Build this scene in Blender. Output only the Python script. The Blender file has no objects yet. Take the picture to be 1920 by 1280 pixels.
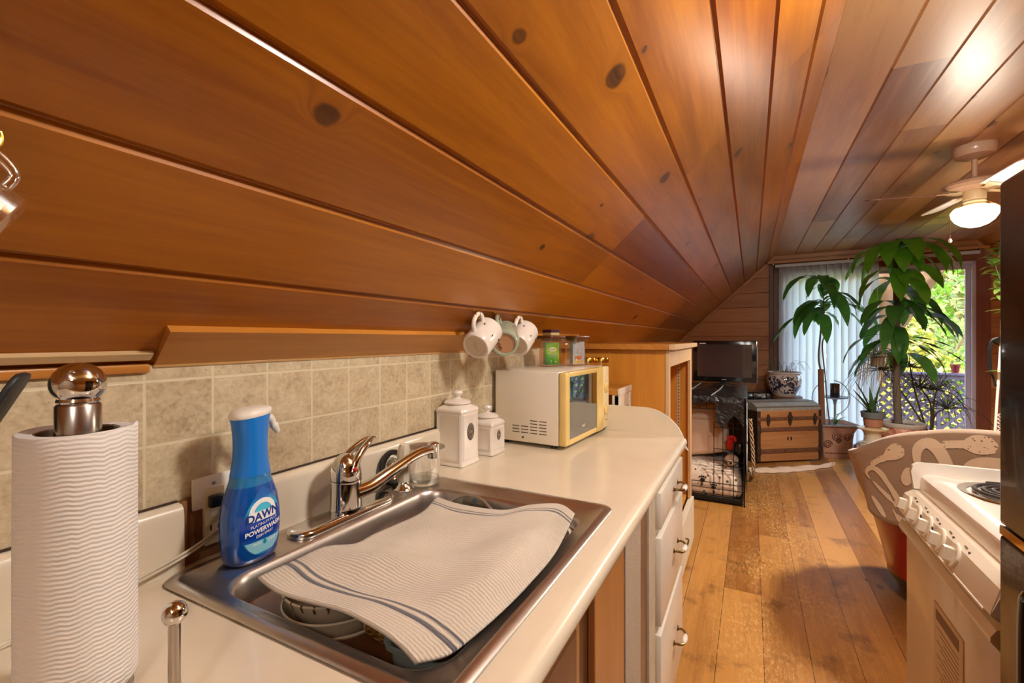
import bpy, bmesh, math, random
from mathutils import Vector, Matrix, noise as mnoise
PI = math.pi
SC = bpy.context.scene
COL = SC.collection
R = math.radians
CZ = 1.30                      # camera height

# ------------------------------------------------------------------ mesh builder
class MB:
    def __init__(s):
        s.bm = bmesh.new()
        s.uv = s.bm.loops.layers.uv.new('UVMap')
    def _merge(s, t):
        me = bpy.data.meshes.new('tmp'); t.to_mesh(me); t.free()
        s.bm.from_mesh(me); bpy.data.meshes.remove(me)
        s.uv = s.bm.loops.layers.uv.verify()
    def box(s, x0, x1, y0, y1, z0, z1, bev=0.0, seg=2, mat=None):
        t = bmesh.new(); bmesh.ops.create_cube(t, size=1)
        for v in t.verts:
            v.co = Vector(((x0+x1)/2+v.co.x*(x1-x0), (y0+y1)/2+v.co.y*(y1-y0), (z0+z1)/2+v.co.z*(z1-z0)))
        if bev > 0:
            bev = min(bev, .49*min(abs(x1-x0), abs(y1-y0), abs(z1-z0)))
            bmesh.ops.bevel(t, geom=t.edges[:], offset=bev, segments=seg, profile=.5, affect='EDGES', clamp_overlap=True)
        if mat is not None: bmesh.ops.transform(t, matrix=mat, verts=t.verts[:])
        s._merge(t); return s
    def cyl(s, p0, p1, r0, r1=None, seg=24, caps=True):
        return s.tube([p0, p1], [r0, r0 if r1 is None else r1], seg, caps)
    def tube(s, pts, rad, seg=10, caps=True, closed=False):
        pts = [Vector(p) for p in pts]
        n = len(pts)
        if not hasattr(rad, '__len__'): rad = [rad]*n
        rings = []; N = None
        for i, p in enumerate(pts):
            if closed: T = (pts[(i+1) % n]-pts[i-1])
            else: T = pts[min(i+1, n-1)]-pts[max(i-1, 0)]
            if T.length < 1e-9: T = Vector((0, 0, 1))
            T.normalize()
            if N is None:
                a = Vector((0, 0, 1)) if abs(T.z) < .9 else Vector((1, 0, 0))
                N = (a-T*a.dot(T)).normalized()
            else:
                N = N-T*N.dot(T)
                N = N.normalized() if N.length > 1e-6 else T.orthogonal().normalized()
            B = T.cross(N)
            rings.append([p+(N*math.cos(2*PI*k/seg)+B*math.sin(2*PI*k/seg))*rad[i] for k in range(seg)])
        return s.loft(rings, caps and not closed, closed)
    def loft(s, rings, caps=True, closed=False, ringclosed=True):
        vr = [[s.bm.verts.new(p) for p in r] for r in rings]
        n = len(vr)
        for i in range(n if closed else n-1):
            a = vr[i]; b = vr[(i+1) % n]; m = len(a)
            for k in range(m if ringclosed else m-1):
                q = [a[k], a[(k+1) % m], b[(k+1) % m], b[k]]
                try: s.bm.faces.new(q)
                except ValueError: pass
        if caps and ringclosed:
            for r, flip in ((vr[0], True), (vr[-1], False)):
                try: s.bm.faces.new(list(reversed(r)) if flip else r)
                except ValueError: pass
        return s
    def lathe(s, prof, c=(0, 0, 0), seg=32, caps=True, M=None):
        c = Vector(c); rings = []
        for r, z in prof:
            ring = []
            for k in range(seg):
                p = Vector((max(r, 1e-5)*math.cos(2*PI*k/seg), max(r, 1e-5)*math.sin(2*PI*k/seg), z))
                if M is not None: p = M @ p
                ring.append(c+p)
            rings.append(ring)
        return s.loft(rings, caps)
    def prism(s, poly, ax, a0, a1):
        """poly: 2-D outline in the two other axes (in xyz order), extruded along axis ax from a0 to a1"""
        def P(u, v, w):
            return {'x': (w, u, v), 'y': (u, w, v), 'z': (u, v, w)}[ax]
        return s.loft([[P(u, v, a0) for u, v in poly], [P(u, v, a1) for u, v in poly]])
    def sphere(s, c, r, sc=(1, 1, 1), seg=20, rings=12, M=None):
        pr = [(r*math.sin(PI*i/rings), -r*math.cos(PI*i/rings)) for i in range(rings+1)]
        MM = Matrix.Diagonal(Vector(sc)).to_3x3()
        if M is not None: MM = M @ MM
        return s.lathe(pr, c, seg, False, MM)
    def grid(s, P, uvs=None):
        """P[i][j] points"""
        V = [[s.bm.verts.new(p) for p in row] for row in P]
        for i in range(len(P)-1):
            for j in range(len(P[0])-1):
                f = s.bm.faces.new((V[i][j], V[i+1][j], V[i+1][j+1], V[i][j+1]))
                if uvs:
                    for l, (a, b) in zip(f.loops, ((i, j), (i+1, j), (i+1, j+1), (i, j+1))):
                        l[s.uv].uv = uvs[a][b]
        return s
    def quad(s, a, b, c, d):
        s.bm.faces.new([s.bm.verts.new(p) for p in (a, b, c, d)]); return s
    def poly(s, pts):
        s.bm.faces.new([s.bm.verts.new(p) for p in pts]); return s
    def leaf(s, base, az, el, L, W, bend, seg=7, roll=0.0, wav=0.0, fold=.25, tipf=.6, bexp=.9):
        """a long arching leaf: starts at elevation el, bends down by 'bend' radians along its length"""
        p = Vector(base); h = Vector((math.cos(az), math.sin(az), 0)); side = Vector((-math.sin(az), math.cos(az), 0))
        rowsL = []; ds = L/seg
        for i in range(seg+1):
            t = i/seg
            e = el-bend*(t**bexp)
            d = h*math.cos(e)+Vector((0, 0, math.sin(e)))
            up = -h*math.sin(e)+Vector((0, 0, math.cos(e)))
            sd = side*math.cos(roll*t)+up*math.sin(roll*t)
            u2 = up*math.cos(roll*t)-side*math.sin(roll*t)
            w = W*.5*max(.16 if i < seg else .02, math.sin(PI*min(1, (t*.95+.06)**tipf)))**.8
            if i == seg: w = W*.02
            wv = wav*math.sin(i*2.1+az*3)
            rowsL.append([p+sd*w+u2*(w*fold+wv), p+u2*0, p-sd*w+u2*(w*fold-wv)])
            p = p+d*ds
        return s.grid(rowsL)
    def build(s, name, mat, parent=None, smooth=40, loc=None, rot=None):
        bm = s.bm
        bmesh.ops.recalc_face_normals(bm, faces=bm.faces[:])
        me = bpy.data.meshes.new(name); bm.to_mesh(me); bm.free()
        if smooth:
            me.shade_smooth()
            if smooth < 179: me.set_sharp_from_angle(angle=R(smooth))
        o = bpy.data.objects.new(name, me); COL.objects.link(o)
        if mat is not None:
            for m in (mat if isinstance(mat, (list, tuple)) else [mat]): me.materials.append(m)
        if parent is not None: o.parent = parent
        if loc is not None: o.location = loc
        if rot is not None: o.rotation_euler = rot
        return o

def thing(name, label, cat, loc=(0, 0, 0), rz=0.0, group=None):
    o = bpy.data.objects.new(name, None); COL.objects.link(o)
    o.empty_display_size = .05
    o.location = loc; o.rotation_euler = (0, 0, rz)
    return tag(o, label, cat, group)
def tag(o, label, cat, group=None, kind=None):
    o['label'] = label; o['category'] = cat
    if group: o['group'] = group
    if kind: o['kind'] = kind
    return o
def struct(o):
    o['kind'] = 'structure'; return o
def copy_tree(o, parent=None):
    c = o.copy(); COL.objects.link(c)
    if parent is not None: c.parent = parent
    for ch in list(o.children): copy_tree(ch, c)
    return c
def wobble(o, amp, scale, seed=0):
    for v in o.data.vertices:
        n = mnoise.noise_vector(v.co*scale+Vector((seed, seed*1.7, 3)))
        v.co += n*amp
def spline(pts, n=8):
    """Catmull-Rom through the points"""
    pts = [Vector(p) for p in pts]; out = []
    for i in range(len(pts)-1):
        p0 = pts[max(i-1, 0)]; p1 = pts[i]; p2 = pts[i+1]; p3 = pts[min(i+2, len(pts)-1)]
        for k in range(n):
            t = k/n
            out.append(.5*((2*p1)+(p2-p0)*t+(2*p0-5*p1+4*p2-p3)*t*t+(3*p1-p0-3*p2+p3)*t**3))
    out.append(pts[-1]); return out
def rrect(hx, hy, r, n=6, cx=0, cy=0):
    """rounded rectangle outline, counter-clockwise"""
    out = []
    for (sx, sy, a0) in ((1, 1, 0), (-1, 1, 90), (-1, -1, 180), (1, -1, 270)):
        for k in range(n+1):
            a = R(a0+90*k/n)
            out.append((cx+sx*(hx-r)+r*math.cos(a), cy+sy*(hy-r)+r*math.sin(a)))
    return out
def text_mesh(body, size=.01, bold=0.0, ext=0.0, align='CENTER', shear=0.0):
    cu = bpy.data.curves.new('lettering', 'FONT'); cu.body = body; cu.size = size
    cu.align_x = align; cu.align_y = 'CENTER'; cu.offset = bold; cu.extrude = ext; cu.shear = shear
    cu.resolution_u = 3
    ob = bpy.data.objects.new('lettering_tmp', cu); COL.objects.link(ob)
    dg = bpy.context.evaluated_depsgraph_get()
    me = bpy.data.meshes.new_from_object(ob.evaluated_get(dg))
    bpy.data.objects.remove(ob); bpy.data.curves.remove(cu)
    return me
def text_obj(name, body, size, mat, parent, fn, bold=0.0, shear=0.0):
    """lettering whose flat (u, v) points are mapped on to a surface by fn(u, v)"""
    me = text_mesh(body, size, bold, 0.0, shear=shear)
    for v in me.vertices: v.co = Vector(fn(v.co.x, v.co.y))
    me.name = name; me.materials.clear(); me.materials.append(mat)
    o = bpy.data.objects.new(name, me); COL.objects.link(o); o.parent = parent
    return o

# ------------------------------------------------------------------ materials
def lin(c):
    if isinstance(c, str):
        c = c.lstrip('#'); c = [int(c[i:i+2], 16) for i in (0, 2, 4)]
    out = []
    for v in c[:3]:
        v = v/255
        out.append(v/12.92 if v <= .04045 else ((v+.055)/1.055)**2.4)
    return (*out, 1)
class NT:
    """small node-tree helper"""
    def __init__(s, name):
        s.m = bpy.data.materials.new(name); s.m.use_nodes = True
        s.t = s.m.node_tree; s.p = s.t.nodes['Principled BSDF']; s.out = s.t.nodes['Material Output']
    def n(s, typ, **kw):
        nd = s.t.nodes.new('ShaderNode'+typ)
        for k, v in kw.items():
            if k.startswith('i_'):
                key = k[2:]
                key = int(key) if key.isdigit() else key.replace('_', ' ')
                s.set(nd.inputs[key], v)
            else: setattr(nd, k, v)
        return nd
    def set(s, sock, v):
        if hasattr(v, 'is_output') and v.is_output: s.t.links.new(v, sock)
        elif hasattr(v, 'outputs'): s.t.links.new(v.outputs[0], sock)
        else: sock.default_value = v
    def math(s, op, a, b=0.0, c=0.0, clamp=False):
        nd = s.t.nodes.new('ShaderNodeMath'); nd.operation = op; nd.use_clamp = clamp
        s.set(nd.inputs[0], a); s.set(nd.inputs[1], b); s.set(nd.inputs[2], c); return nd.outputs[0]
    def mix(s, f, a, b, mode='MIX'):
        nd = s.t.nodes.new('ShaderNodeMix'); nd.data_type = 'RGBA'; nd.blend_type = mode
        s.set(nd.inputs[0], f); s.set(nd.inputs[6], a); s.set(nd.inputs[7], b); return nd.outputs[2]
    def ramp(s, f, stops, interp='LINEAR'):
        nd = s.t.nodes.new('ShaderNodeValToRGB'); cr = nd.color_ramp; cr.interpolation = interp
        while len(cr.elements) < len(stops): cr.elements.new(.5)
        for e, (p, c) in zip(cr.elements, stops):
            e.position = p; e.color = c if not isinstance(c, (int, float)) else (c, c, c, 1)
        s.set(nd.inputs[0], f); return nd.outputs[0]
    def step(s, v, lo, hi):
        nd = s.t.nodes.new('ShaderNodeMapRange'); nd.clamp = True
        s.set(nd.inputs[0], v); nd.inputs[1].default_value = lo; nd.inputs[2].default_value = hi
        return nd.outputs[0]
    def noise(s, vec, scale=5, detail=3, rough=.5, dist=0.0, dim='3D'):
        nd = s.t.nodes.new('ShaderNodeTexNoise'); nd.noise_dimensions = dim
        s.set(nd.inputs['Vector'], vec); nd.inputs['Scale'].default_value = scale
        nd.inputs['Detail'].default_value = detail; nd.inputs['Roughness'].default_value = rough
        nd.inputs['Distortion'].default_value = dist
        return nd.outputs['Fac']
    def coord(s, kind='Object'):
        return s.t.nodes.new('ShaderNodeTexCoord').outputs[kind]
    def sep(s, v):
        nd = s.t.nodes.new('ShaderNodeSeparateXYZ'); s.set(nd.inputs[0], v); return nd.outputs
    def comb(s, x=0.0, y=0.0, z=0.0):
        nd = s.t.nodes.new('ShaderNodeCombineXYZ')
        for i, v in enumerate((x, y, z)): s.set(nd.inputs[i], v)
        return nd.outputs[0]
    def scale(s, v, sc):
        nd = s.t.nodes.new('ShaderNodeVectorMath'); nd.operation = 'MULTIPLY'
        s.set(nd.inputs[0], v); nd.inputs[1].default_value = sc; return nd.outputs[0]
    def bump(s, h, strength=.3, dist=.01):
        nd = s.t.nodes.new('ShaderNodeBump'); nd.inputs['Strength'].default_value = strength
        nd.inputs['Distance'].default_value = dist; s.set(nd.inputs['Height'], h)
        s.t.links.new(nd.outputs[0], s.p.inputs['Normal'])
    def P(s, **kw):
        for k, v in kw.items():
            key = {'col': 'Base Color', 'rough': 'Roughness', 'metal': 'Metallic', 'coat': 'Coat Weight', 'coatr': 'Coat Roughness', 'spec': 'Specular IOR Level',
                   'trans': 'Transmission Weight', 'ior': 'IOR', 'em': 'Emission Color', 'ems': 'Emission Strength', 'sheen': 'Sheen Weight', 'alpha': 'Alpha', 'aniso': 'Anisotropic'}[k]
            s.set(s.p.inputs[key], v)
        return s.m
def pm(name, c, rough=.5, metal=0.0, var=0.0, vscale=30, bump=0.0, bscale=200, **kw):
    """plain paint / plastic / metal with a little tonal mottling"""
    t = NT(name); base = lin(c)
    if var > 0:
        f = t.noise(t.coord(), vscale, 4, .6)
        dk = tuple(x*(1-var) for x in base[:3])+(1,); lt = tuple(min(1, x*(1+var*.6)) for x in base[:3])+(1,)
        col = t.ramp(f, [(.3, dk), (.7, lt)])
    else: col = base
    t.P(col=col, rough=rough, metal=metal, **kw)
    if bump > 0: t.bump(t.noise(t.coord(), bscale, 3), bump, .002)
    return t.m
def wood(name, light, dark, knot='#5a2c10', rough=.35, coat=0.0, ax='UV', bw=None, jl=0.0, jfix=None, along=1.6, across=22.0, knots=.35, kscale=3.0, var=.25, spec=.5, seam=0.0, voff=0.0, coatr=.15, bumps=.05, coatior=1.5, wave=0.0):
    """stained board: grain runs along u (UV) or along the object axis ax; bw = board width (v), jl = board length"""
    t = NT(name)
    if ax == 'UV':
        u, v, _ = t.sep(t.coord('UV')); w = 0.0
    else:
        x, y, z = t.sep(t.coord())
        u, v, w = {'X': (x, y, z), 'Y': (y, x, z), 'Z': (z, x, y)}[ax]
        v = t.math('ADD', v, t.math('MULTIPLY', w, 1.0))
    if bw:
        vb = t.math('DIVIDE', t.math('ADD', v, voff), bw)
        bid = t.math('FLOOR', vb); vf = t.math('FRACT', vb)
        if jl:
            wn = t.n('TexWhiteNoise', noise_dimensions='1D'); t.set(wn.inputs['W'], bid)
            uj = t.math('ADD', t.math('DIVIDE', u, jl), wn.outputs['Value']) if jfix is None else t.math('DIVIDE', t.math('SUBTRACT', u, jfix), jl)
            jid = t.math('FLOOR', uj); jf = t.math('FRACT', uj)
            bid = t.math('ADD', bid, t.math('MULTIPLY', jid, 7.13))
        wn2 = t.n('TexWhiteNoise', noise_dimensions='1D'); t.set(wn2.inputs['W'], t.math('ADD', bid, .37))
        rnd = wn2.outputs['Value']
        offu = t.math('MULTIPLY', rnd, 31.0)
    else: rnd = None; offu = 0.0
    u2 = t.math('ADD', u, offu)
    # knots
    wob = t.noise(t.comb(t.math('MULTIPLY', u2, 14.0), t.math('MULTIPLY', v, 30.0), offu), 1.0, 3)
    kv = t.comb(t.math('MULTIPLY', u2, .62), t.math('ADD', v, t.math('MULTIPLY', wob, .018)), offu)
    vo = t.n('TexVoronoi', voronoi_dimensions='2D', feature='F1'); t.set(vo.inputs['Vector'], kv); vo.inputs['Scale'].default_value = kscale
    kd = vo.outputs['Distance']
    kr = t.sep(vo.outputs['Color'])
    ksel = t.math('LESS_THAN', kr[0], knots)
    ksz = t.math('MULTIPLY_ADD', t.math('POWER', kr[1], 3.0), .07, .022)
    kn = t.math('DIVIDE', kd, ksz)
    kmask = t.math('MULTIPLY', t.math('SUBTRACT', 1.0, t.step(kn, .75, 1.05)), ksel)
    kring = t.math('MULTIPLY', t.math('SUBTRACT', 1.0, t.step(kn, .6, 2.6)), ksel)
    # grain
    vg = t.math('ADD', v, t.math('MULTIPLY', t.math('MULTIPLY', kring, kring), .05))
    gv = t.comb(t.math('MULTIPLY', u2, along), t.math('MULTIPLY', vg, across), t.math('ADD', offu, w))
    g1 = t.noise(gv, 1.0, 5, .62, .6)
    gv2 = t.comb(t.math('MULTIPLY', u2, along*3), t.math('MULTIPLY', vg, across*7), offu)
    g2 = t.noise(gv2, 1.0, 3, .6)
    big = t.noise(t.comb(t.math('MULTIPLY', u2, 1.4), t.math('MULTIPLY', v, 5.0), offu), 1.0, 3)
    f = t.math('ADD', t.math('ADD', t.math('MULTIPLY', g1, .5), t.math('MULTIPLY', g2, .22)), t.math('MULTIPLY', big, .3))
    if rnd is not None: f = t.math('ADD', f, t.math('MULTIPLY', t.math('SUBTRACT', rnd, .5), var))
    col = t.ramp(f, [(.34, lin(dark)), (.66, lin(light))])
    col = t.mix(t.math('MULTIPLY', kring, .22), col, lin(dark))
    rings = t.math('MULTIPLY_ADD', g2, .9, .32, True)
    col = t.mix(t.math('MULTIPLY', kmask, rings), col, lin(knot))
    hgt = t.math('ADD', t.math('MULTIPLY', g2, .5), t.math('MULTIPLY', t.math('ADD', big, g1), wave))
    if seam and bw:
        e = t.math('MINIMUM', vf, t.math('SUBTRACT', 1.0, vf))
        sm = t.math('SUBTRACT', 1.0, t.step(e, seam*.4, seam))
        if jl:
            ej = t.math('MULTIPLY', t.math('MINIMUM', jf, t.math('SUBTRACT', 1.0, jf)), jl/bw)
            sm = t.math('MAXIMUM', sm, t.math('SUBTRACT', 1.0, t.step(ej, seam*.25, seam*.7)))
        col = t.mix(t.math('MULTIPLY', sm, .8), col, lin('#2a1406'))
        hgt = t.math('SUBTRACT', hgt, t.math('MULTIPLY', sm, 3.0))
    elif jl and bw:
        ej = t.math('MULTIPLY', t.math('MINIMUM', jf, t.math('SUBTRACT', 1.0, jf)), jl)
        sm = t.math('SUBTRACT', 1.0, t.step(ej, .0006, .0016))
        col = t.mix(t.math('MULTIPLY', sm, .75), col, lin('#2a1406'))
    t.P(col=col, rough=rough, coat=coat, coatr=coatr, spec=spec)
    t.p.inputs['Coat IOR'].default_value = coatior
    if bumps: t.bump(hgt, bumps, .004)
    t.f_col = col
    return t

# ================================================================== materials of the place
M = {}
M['slope'] = wood('stained_pine_slope', '#b66e0e', '#834204', '#321504', rough=.45, coat=.55, bw=.18, jl=2.44, jfix=1.76, knots=.62, kscale=3.4, var=.30, along=1.3, across=17, coatr=.28, bumps=.10, coatior=1.5, wave=2.2, spec=.15).m
M['ceil'] = wood('stained_pine_ceiling', '#cc9c62', '#915c2e', '#55300f', rough=.46, coat=.7, bw=.18, jl=2.6, knots=.45, kscale=2.6, var=.45, along=1.2, across=15, coatr=.32, bumps=.12, coatior=1.8, wave=3.0).m
M['siding'] = wood('stained_pine_siding', '#c48850', '#a26632', '#50260f', rough=.45, coat=.1, bw=.183, knots=.4, var=.3, bumps=.05).m
M['trimwood'] = wood('pine_trim', '#c98f4a', '#a9692c', rough=.4, ax='X', knots=.1, bumps=.02).m
M['trimwoody'] = wood('pine_trim_long', '#cf8d3a', '#aa6822', rough=.35, coat=.2, ax='Y', knots=.1, bumps=.02).m
M['trimcream'] = wood('pale_pine_strip', '#d9bd92', '#c39f6c', rough=.5, ax='Y', knots=.0, bumps=.02).m
M['darktrim'] = wood('dark_door_trim', '#6d4424', '#4a2b14', rough=.45, ax='Z', knots=.1).m
M['redtrim'] = wood('red_brown_door_trim', '#93553c', '#77412d', rough=.5, ax='Z', knots=.15).m
M['cream'] = pm('cream_laminate', '#e2d6c0', .28, var=.05, vscale=9, coat=.25)
M['whitepaint'] = pm('white_cabinet_paint', '#ddd6c6', .38, var=.05, vscale=12, bump=.06, bscale=90)
M['whitemetal'] = pm('white_metal', '#e6e6ea', .35, coat=.2)
M['steel'] = pm('brushed_steel', '#c8c0b8', .34, 1.0, var=.06, vscale=60)
M['chrome'] = pm('chrome', '#d8d6d2', .06, 1.0)
M['nickel'] = pm('brushed_nickel', '#b9b0a6', .24, 1.0, var=.05, vscale=80)
M['black'] = pm('black_plastic', '#17181a', .35, coat=.2)
M['brass'] = pm('aged_brass', '#8a7048', .35, 1.0, var=.15)
M['gold'] = pm('bright_brass', '#d0a24a', .22, 1.0)
M['white'] = pm('white_plastic', '#ece6da', .35)
M['almond'] = pm('almond_plastic', '#dfcfae', .4)
M['ceramic'] = pm('white_glazed_ceramic', '#ebe3da', .12, coat=.6, var=.03)
def glassmat(name, tint='#ffffff', fac=.05, rough=.02):
    """thin clear glass: mostly see-through with a mirror reflection that grows at grazing angles"""
    t = NT(name)
    tr = t.n('BsdfTransparent'); tr.inputs[0].default_value = lin(tint)
    gl = t.n('BsdfGlossy'); gl.inputs[0].default_value = (1, 1, 1, 1); gl.inputs['Roughness'].default_value = rough
    lw = t.n('LayerWeight'); lw.inputs[0].default_value = .5
    f = t.math('MULTIPLY_ADD', t.math('POWER', lw.outputs['Facing'], 4.0), .75, fac+.04, True)
    mx = t.n('MixShader'); t.set(mx.inputs[0], f); t.t.links.new(tr.outputs[0], mx.inputs[1]); t.t.links.new(gl.outputs[0], mx.inputs[2])
    t.t.links.new(mx.outputs[0], t.out.inputs[0]); return t.m
M['glass'] = glassmat('clear_glass')
M['pane'] = glassmat('door_glass', fac=0.0)
def tilemat():
    t = NT('stone_look_tile')
    x, y, z = t.sep(t.coord())
    a = t.math('DIVIDE', t.math('SUBTRACT', y, .389), .1079); b = t.math('DIVIDE', t.math('SUBTRACT', z, 1.0135), .1079)
    fa = t.math('FRACT', a); fb = t.math('FRACT', b)
    e = t.math('MINIMUM', t.math('MINIMUM', fa, t.math('SUBTRACT', 1.0, fa)), t.math('MINIMUM', fb, t.math('SUBTRACT', 1.0, fb)))
    gm = t.math('SUBTRACT', 1.0, t.step(e, .013, .03))
    wn = t.n('TexWhiteNoise', noise_dimensions='2D'); t.set(wn.inputs['Vector'], t.comb(t.math('FLOOR', a), t.math('FLOOR', b)))
    off = t.comb(t.math('MULTIPLY_ADD', wn.outputs['Value'], 9.0, y), z, t.math('MULTIPLY', wn.outputs['Value'], 5.0))
    n1 = t.noise(off, 22, 6, .62); n2 = t.noise(off, 110, 4, .6)
    f = t.math('ADD', t.math('MULTIPLY', n1, .55), t.math('MULTIPLY', n2, .5))
    f = t.math('ADD', f, t.math('MULTIPLY', t.math('SUBTRACT', wn.outputs['Value'], .5), .10))
    col = t.ramp(f, [(.34, lin('#a39072')), (.5, lin('#c2b191')), (.68, lin('#d6c8a8'))])
    pits = t.step(t.noise(off, 170, 2, .5), .68, .74)
    col = t.mix(t.math('MULTIPLY', pits, .5), col, lin('#75603f'))
    col = t.mix(gm, col, lin('#d8ccab'))
    t.P(col=col, rough=.42, spec=.4)
    t.bump(t.math('SUBTRACT', t.math('MULTIPLY', n2, .3), gm), .25, .003)
    return t.m
M['tile'] = tilemat()
def floormat():
    t = wood('worn_pine_floor', '#c48e4a', '#905c26', '#452408', rough=.42, coat=.10, bw=.17, jl=3.1, voff=.294, knots=.4, kscale=2.8, var=.42, along=1.4, across=13, seam=.012, bumps=.12)
    x, y, z = t.sep(t.coord('Object'))
    v = t.comb(x, t.math('MULTIPLY', y, .5), 0.0)
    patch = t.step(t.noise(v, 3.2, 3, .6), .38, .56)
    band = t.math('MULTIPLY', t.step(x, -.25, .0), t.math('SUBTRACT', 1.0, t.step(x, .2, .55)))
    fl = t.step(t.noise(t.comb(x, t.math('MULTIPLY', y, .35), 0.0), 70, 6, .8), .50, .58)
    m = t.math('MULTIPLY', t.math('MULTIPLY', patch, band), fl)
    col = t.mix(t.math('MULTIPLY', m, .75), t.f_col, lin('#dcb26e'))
    st = t.step(t.noise(t.comb(x, t.math('MULTIPLY', y, .8), 2.0), 6.5, 4, .6), .56, .72)
    col = t.mix(t.math('MULTIPLY', st, .6), col, lin('#5b3716'))
    sc = t.step(t.noise(t.comb(t.math('MULTIPLY', x, 1.5), t.math('MULTIPLY', y, .25), 4.0), 120, 2, .5), .66, .70)
    col = t.mix(t.math('MULTIPLY', sc, .5), col, lin('#e0bd84'))
    t.P(col=col, rough=t.math('MULTIPLY_ADD', m, .2, .38))
    return t.m
M['floor'] = floormat()

# ================================================================== the room
def slope_z(x): return CZ+.783+.93*x
ZC = 2.322; XJ = (ZC-CZ-.783)/.93; XM = 1.17       # flat ceiling, left junction, ridge line of symmetry
def yfar(x): return 6.62-.07*x
Y0 = -2.4; FARROT = math.atan(-.07)
def board_sheet(name, prof, seams, mat, y0, y1, depth=.007, half=.006, nrm=(0, -1)):
    """prof(s)->(x,z) along the run, s in metres; seams: list of s.  V-grooved boards running in Y"""
    S = []; UVv = []
    for i in range(len(seams)-1):
        a, b = seams[i], seams[i+1]
        S += [(a+.0008, -depth if i else .0), (a+half, 0)]
        UVv += [i*.18+.001, i*.18+.02]
        k = 3
        for q in range(1, k):
            S.append((a+(b-a)*q/k, 0)); UVv.append((i+q/k)*.18)
        S += [(b-half, 0), (b-.0008 if i < len(seams)-2 else b+.004, -depth if i < len(seams)-2 else 0.0)]
        UVv += [i*.18+.16, i*.18+.179]
    ys = [y0+(y1-y0)*k/24 for k in range(25)]
    P = []; U = []
    for (s_, d), v in zip(S, UVv):
        x, z = prof(s_)
        P.append([(x+nrm[0]*d, y, z+nrm[1]*d) for y in ys]); U.append([(y, v) for y in ys])
    mb = MB(); mb.grid(P, U)
    o = mb.build(name, mat, smooth=20)
    return struct(o)
XS = [-.902, -.742, -.613, -.4825, -.350, -.214, -.073, .0599, .184, XJ]
L = math.hypot(1, .93); nx, nz = .93/L, -1/L
sl = board_sheet('ceiling_left', lambda s_: (s_, slope_z(s_)), XS, M['slope'], Y0, 6.75, nrm=(nx, nz))
cs = [XJ] + [.474+.18*k for k in range(9)] + [2*XM-XJ]
board_sheet('ceiling', lambda s_: (s_, ZC), cs, M['ceil'], Y0, 6.75, nrm=(0, -1))
board_sheet('ceiling_right', lambda s_: (2*XM-s_, slope_z(s_)), XS, M['slope'], Y0, 6.75, nrm=(-nx, nz))
# unseen roof slab added above the boards to keep sky light out of the joints
mb = MB(); rp = [(-.99, slope_z(-.99)), (XJ, ZC+.012), (2*XM-XJ, ZC+.012), (2*XM+.99, slope_z(-.99)), (2*XM+.99, slope_z(-.99)+.1), (2*XM-XJ-.02, ZC+.11), (XJ+.02, ZC+.11), (-.99, slope_z(-.99)+.1)]
rp = [(x, z+.012) for x, z in rp]
mb.prism(rp, 'y', Y0, 6.72); struct(mb.build('roof', pm('roof_block', '#6b4a30', .8), smooth=0))
# floor
mb = MB(); mb.grid([[(x, y, 0) for y in (Y0, 1, 3, 5, 6.8)] for x in (-.95, 1.0, 3.3)], [[(y, x) for y in (Y0, 1, 3, 5, 6.8)] for x in (-.95, 1.0, 3.3)])
struct(mb.build('floor', M['floor'], smooth=0))
# knee walls and the wall behind the camera
struct(MB().box(-.99, -.886, Y0, 6.75, 0, 1.27).build('wall_left', M['siding'], smooth=0))
struct(MB().box(-.8865, -.8825, Y0, 1.955, 1.0135-.005, 1.256).build('wall_left_tiles', M['tile'], smooth=0))
struct(MB().box(-.8865, -.879, 1.955, 1.963, 1.0, 1.262, .001).build('trim_1', M['cream'], smooth=0))
struct(MB().box(2*XM+.886, 2*XM+.99, Y0, 6.75, 0, 1.27).build('wall_right', M['siding'], smooth=0))
struct(MB().box(-1.0, 3.35, Y0-.1, Y0, 0, 2.45).build('wall_front', pm('pale_wall', '#d8c8ae', .6), smooth=0))
# far gable wall: lap siding in its own turned frame (local x along the wall, local y out of the room)
def sidingpiece(mb, x0, x1, z0, z1):
    h = .183; k0 = math.floor((z0-.045)/h)
    k = k0
    while k*h+.045 < z1:
        a = max(z0, k*h+.045); b = min(z1, (k+1)*h+.045)
        if b-a > .004:
            v0 = k*.183+(a-(k*h+.045)); v1 = k*.183+(b-(k*h+.045))-.0005
            P = [[(x, .008, a), (x, -.0, a+.007), (x, 0, b-.004), (x, .008, b)] for x in (x0, x1)]
            U = [[(x, v0+.001), (x, v0+.008), (x, v1-.004), (x, v1)] for x in (x0, x1)]
            mb.grid(P, U)
        k += 1
    mb.box(x0, x1, .008, .09, z0, z1)
mb = MB()
sidingpiece(mb, -1.1, .215, 0, 2.4); sidingpiece(mb, 2.19, 3.4, 0, 2.4); sidingpiece(mb, .215, 2.19, 2.115, 2.4)
far = thing  # (no empties for the setting)
def farobj(o): o.location = (0, 6.62, 0); o.rotation_euler = (0, 0, FARROT); return struct(o)
farobj(mb.build('wall_back', M['siding'], smooth=15))
# its trims
def trim(n, mat, *b, bev=.003): return farobj(MB().box(*b, bev).build('trim_%d' % n, mat, smooth=20))
trim(2, M['darktrim'], .205, .252, -.022, .0, 0, 2.215); trim(3, M['darktrim'], .252, .318, -.012, .0, 0, 2.215)
trim(4, M['redtrim'], 2.08, 2.195, -.014, .0, 0, 2.24); trim(5, wood('red_brown_header', '#9a5836', '#7b4128', rough=.5, ax='X', knots=.2).m, .252, 2.08, -.012, 0, 2.108, 2.24)
trim(6, M['trimwood'], .20, 2.15, -.02, -.0, 2.275, 2.335)
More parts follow.
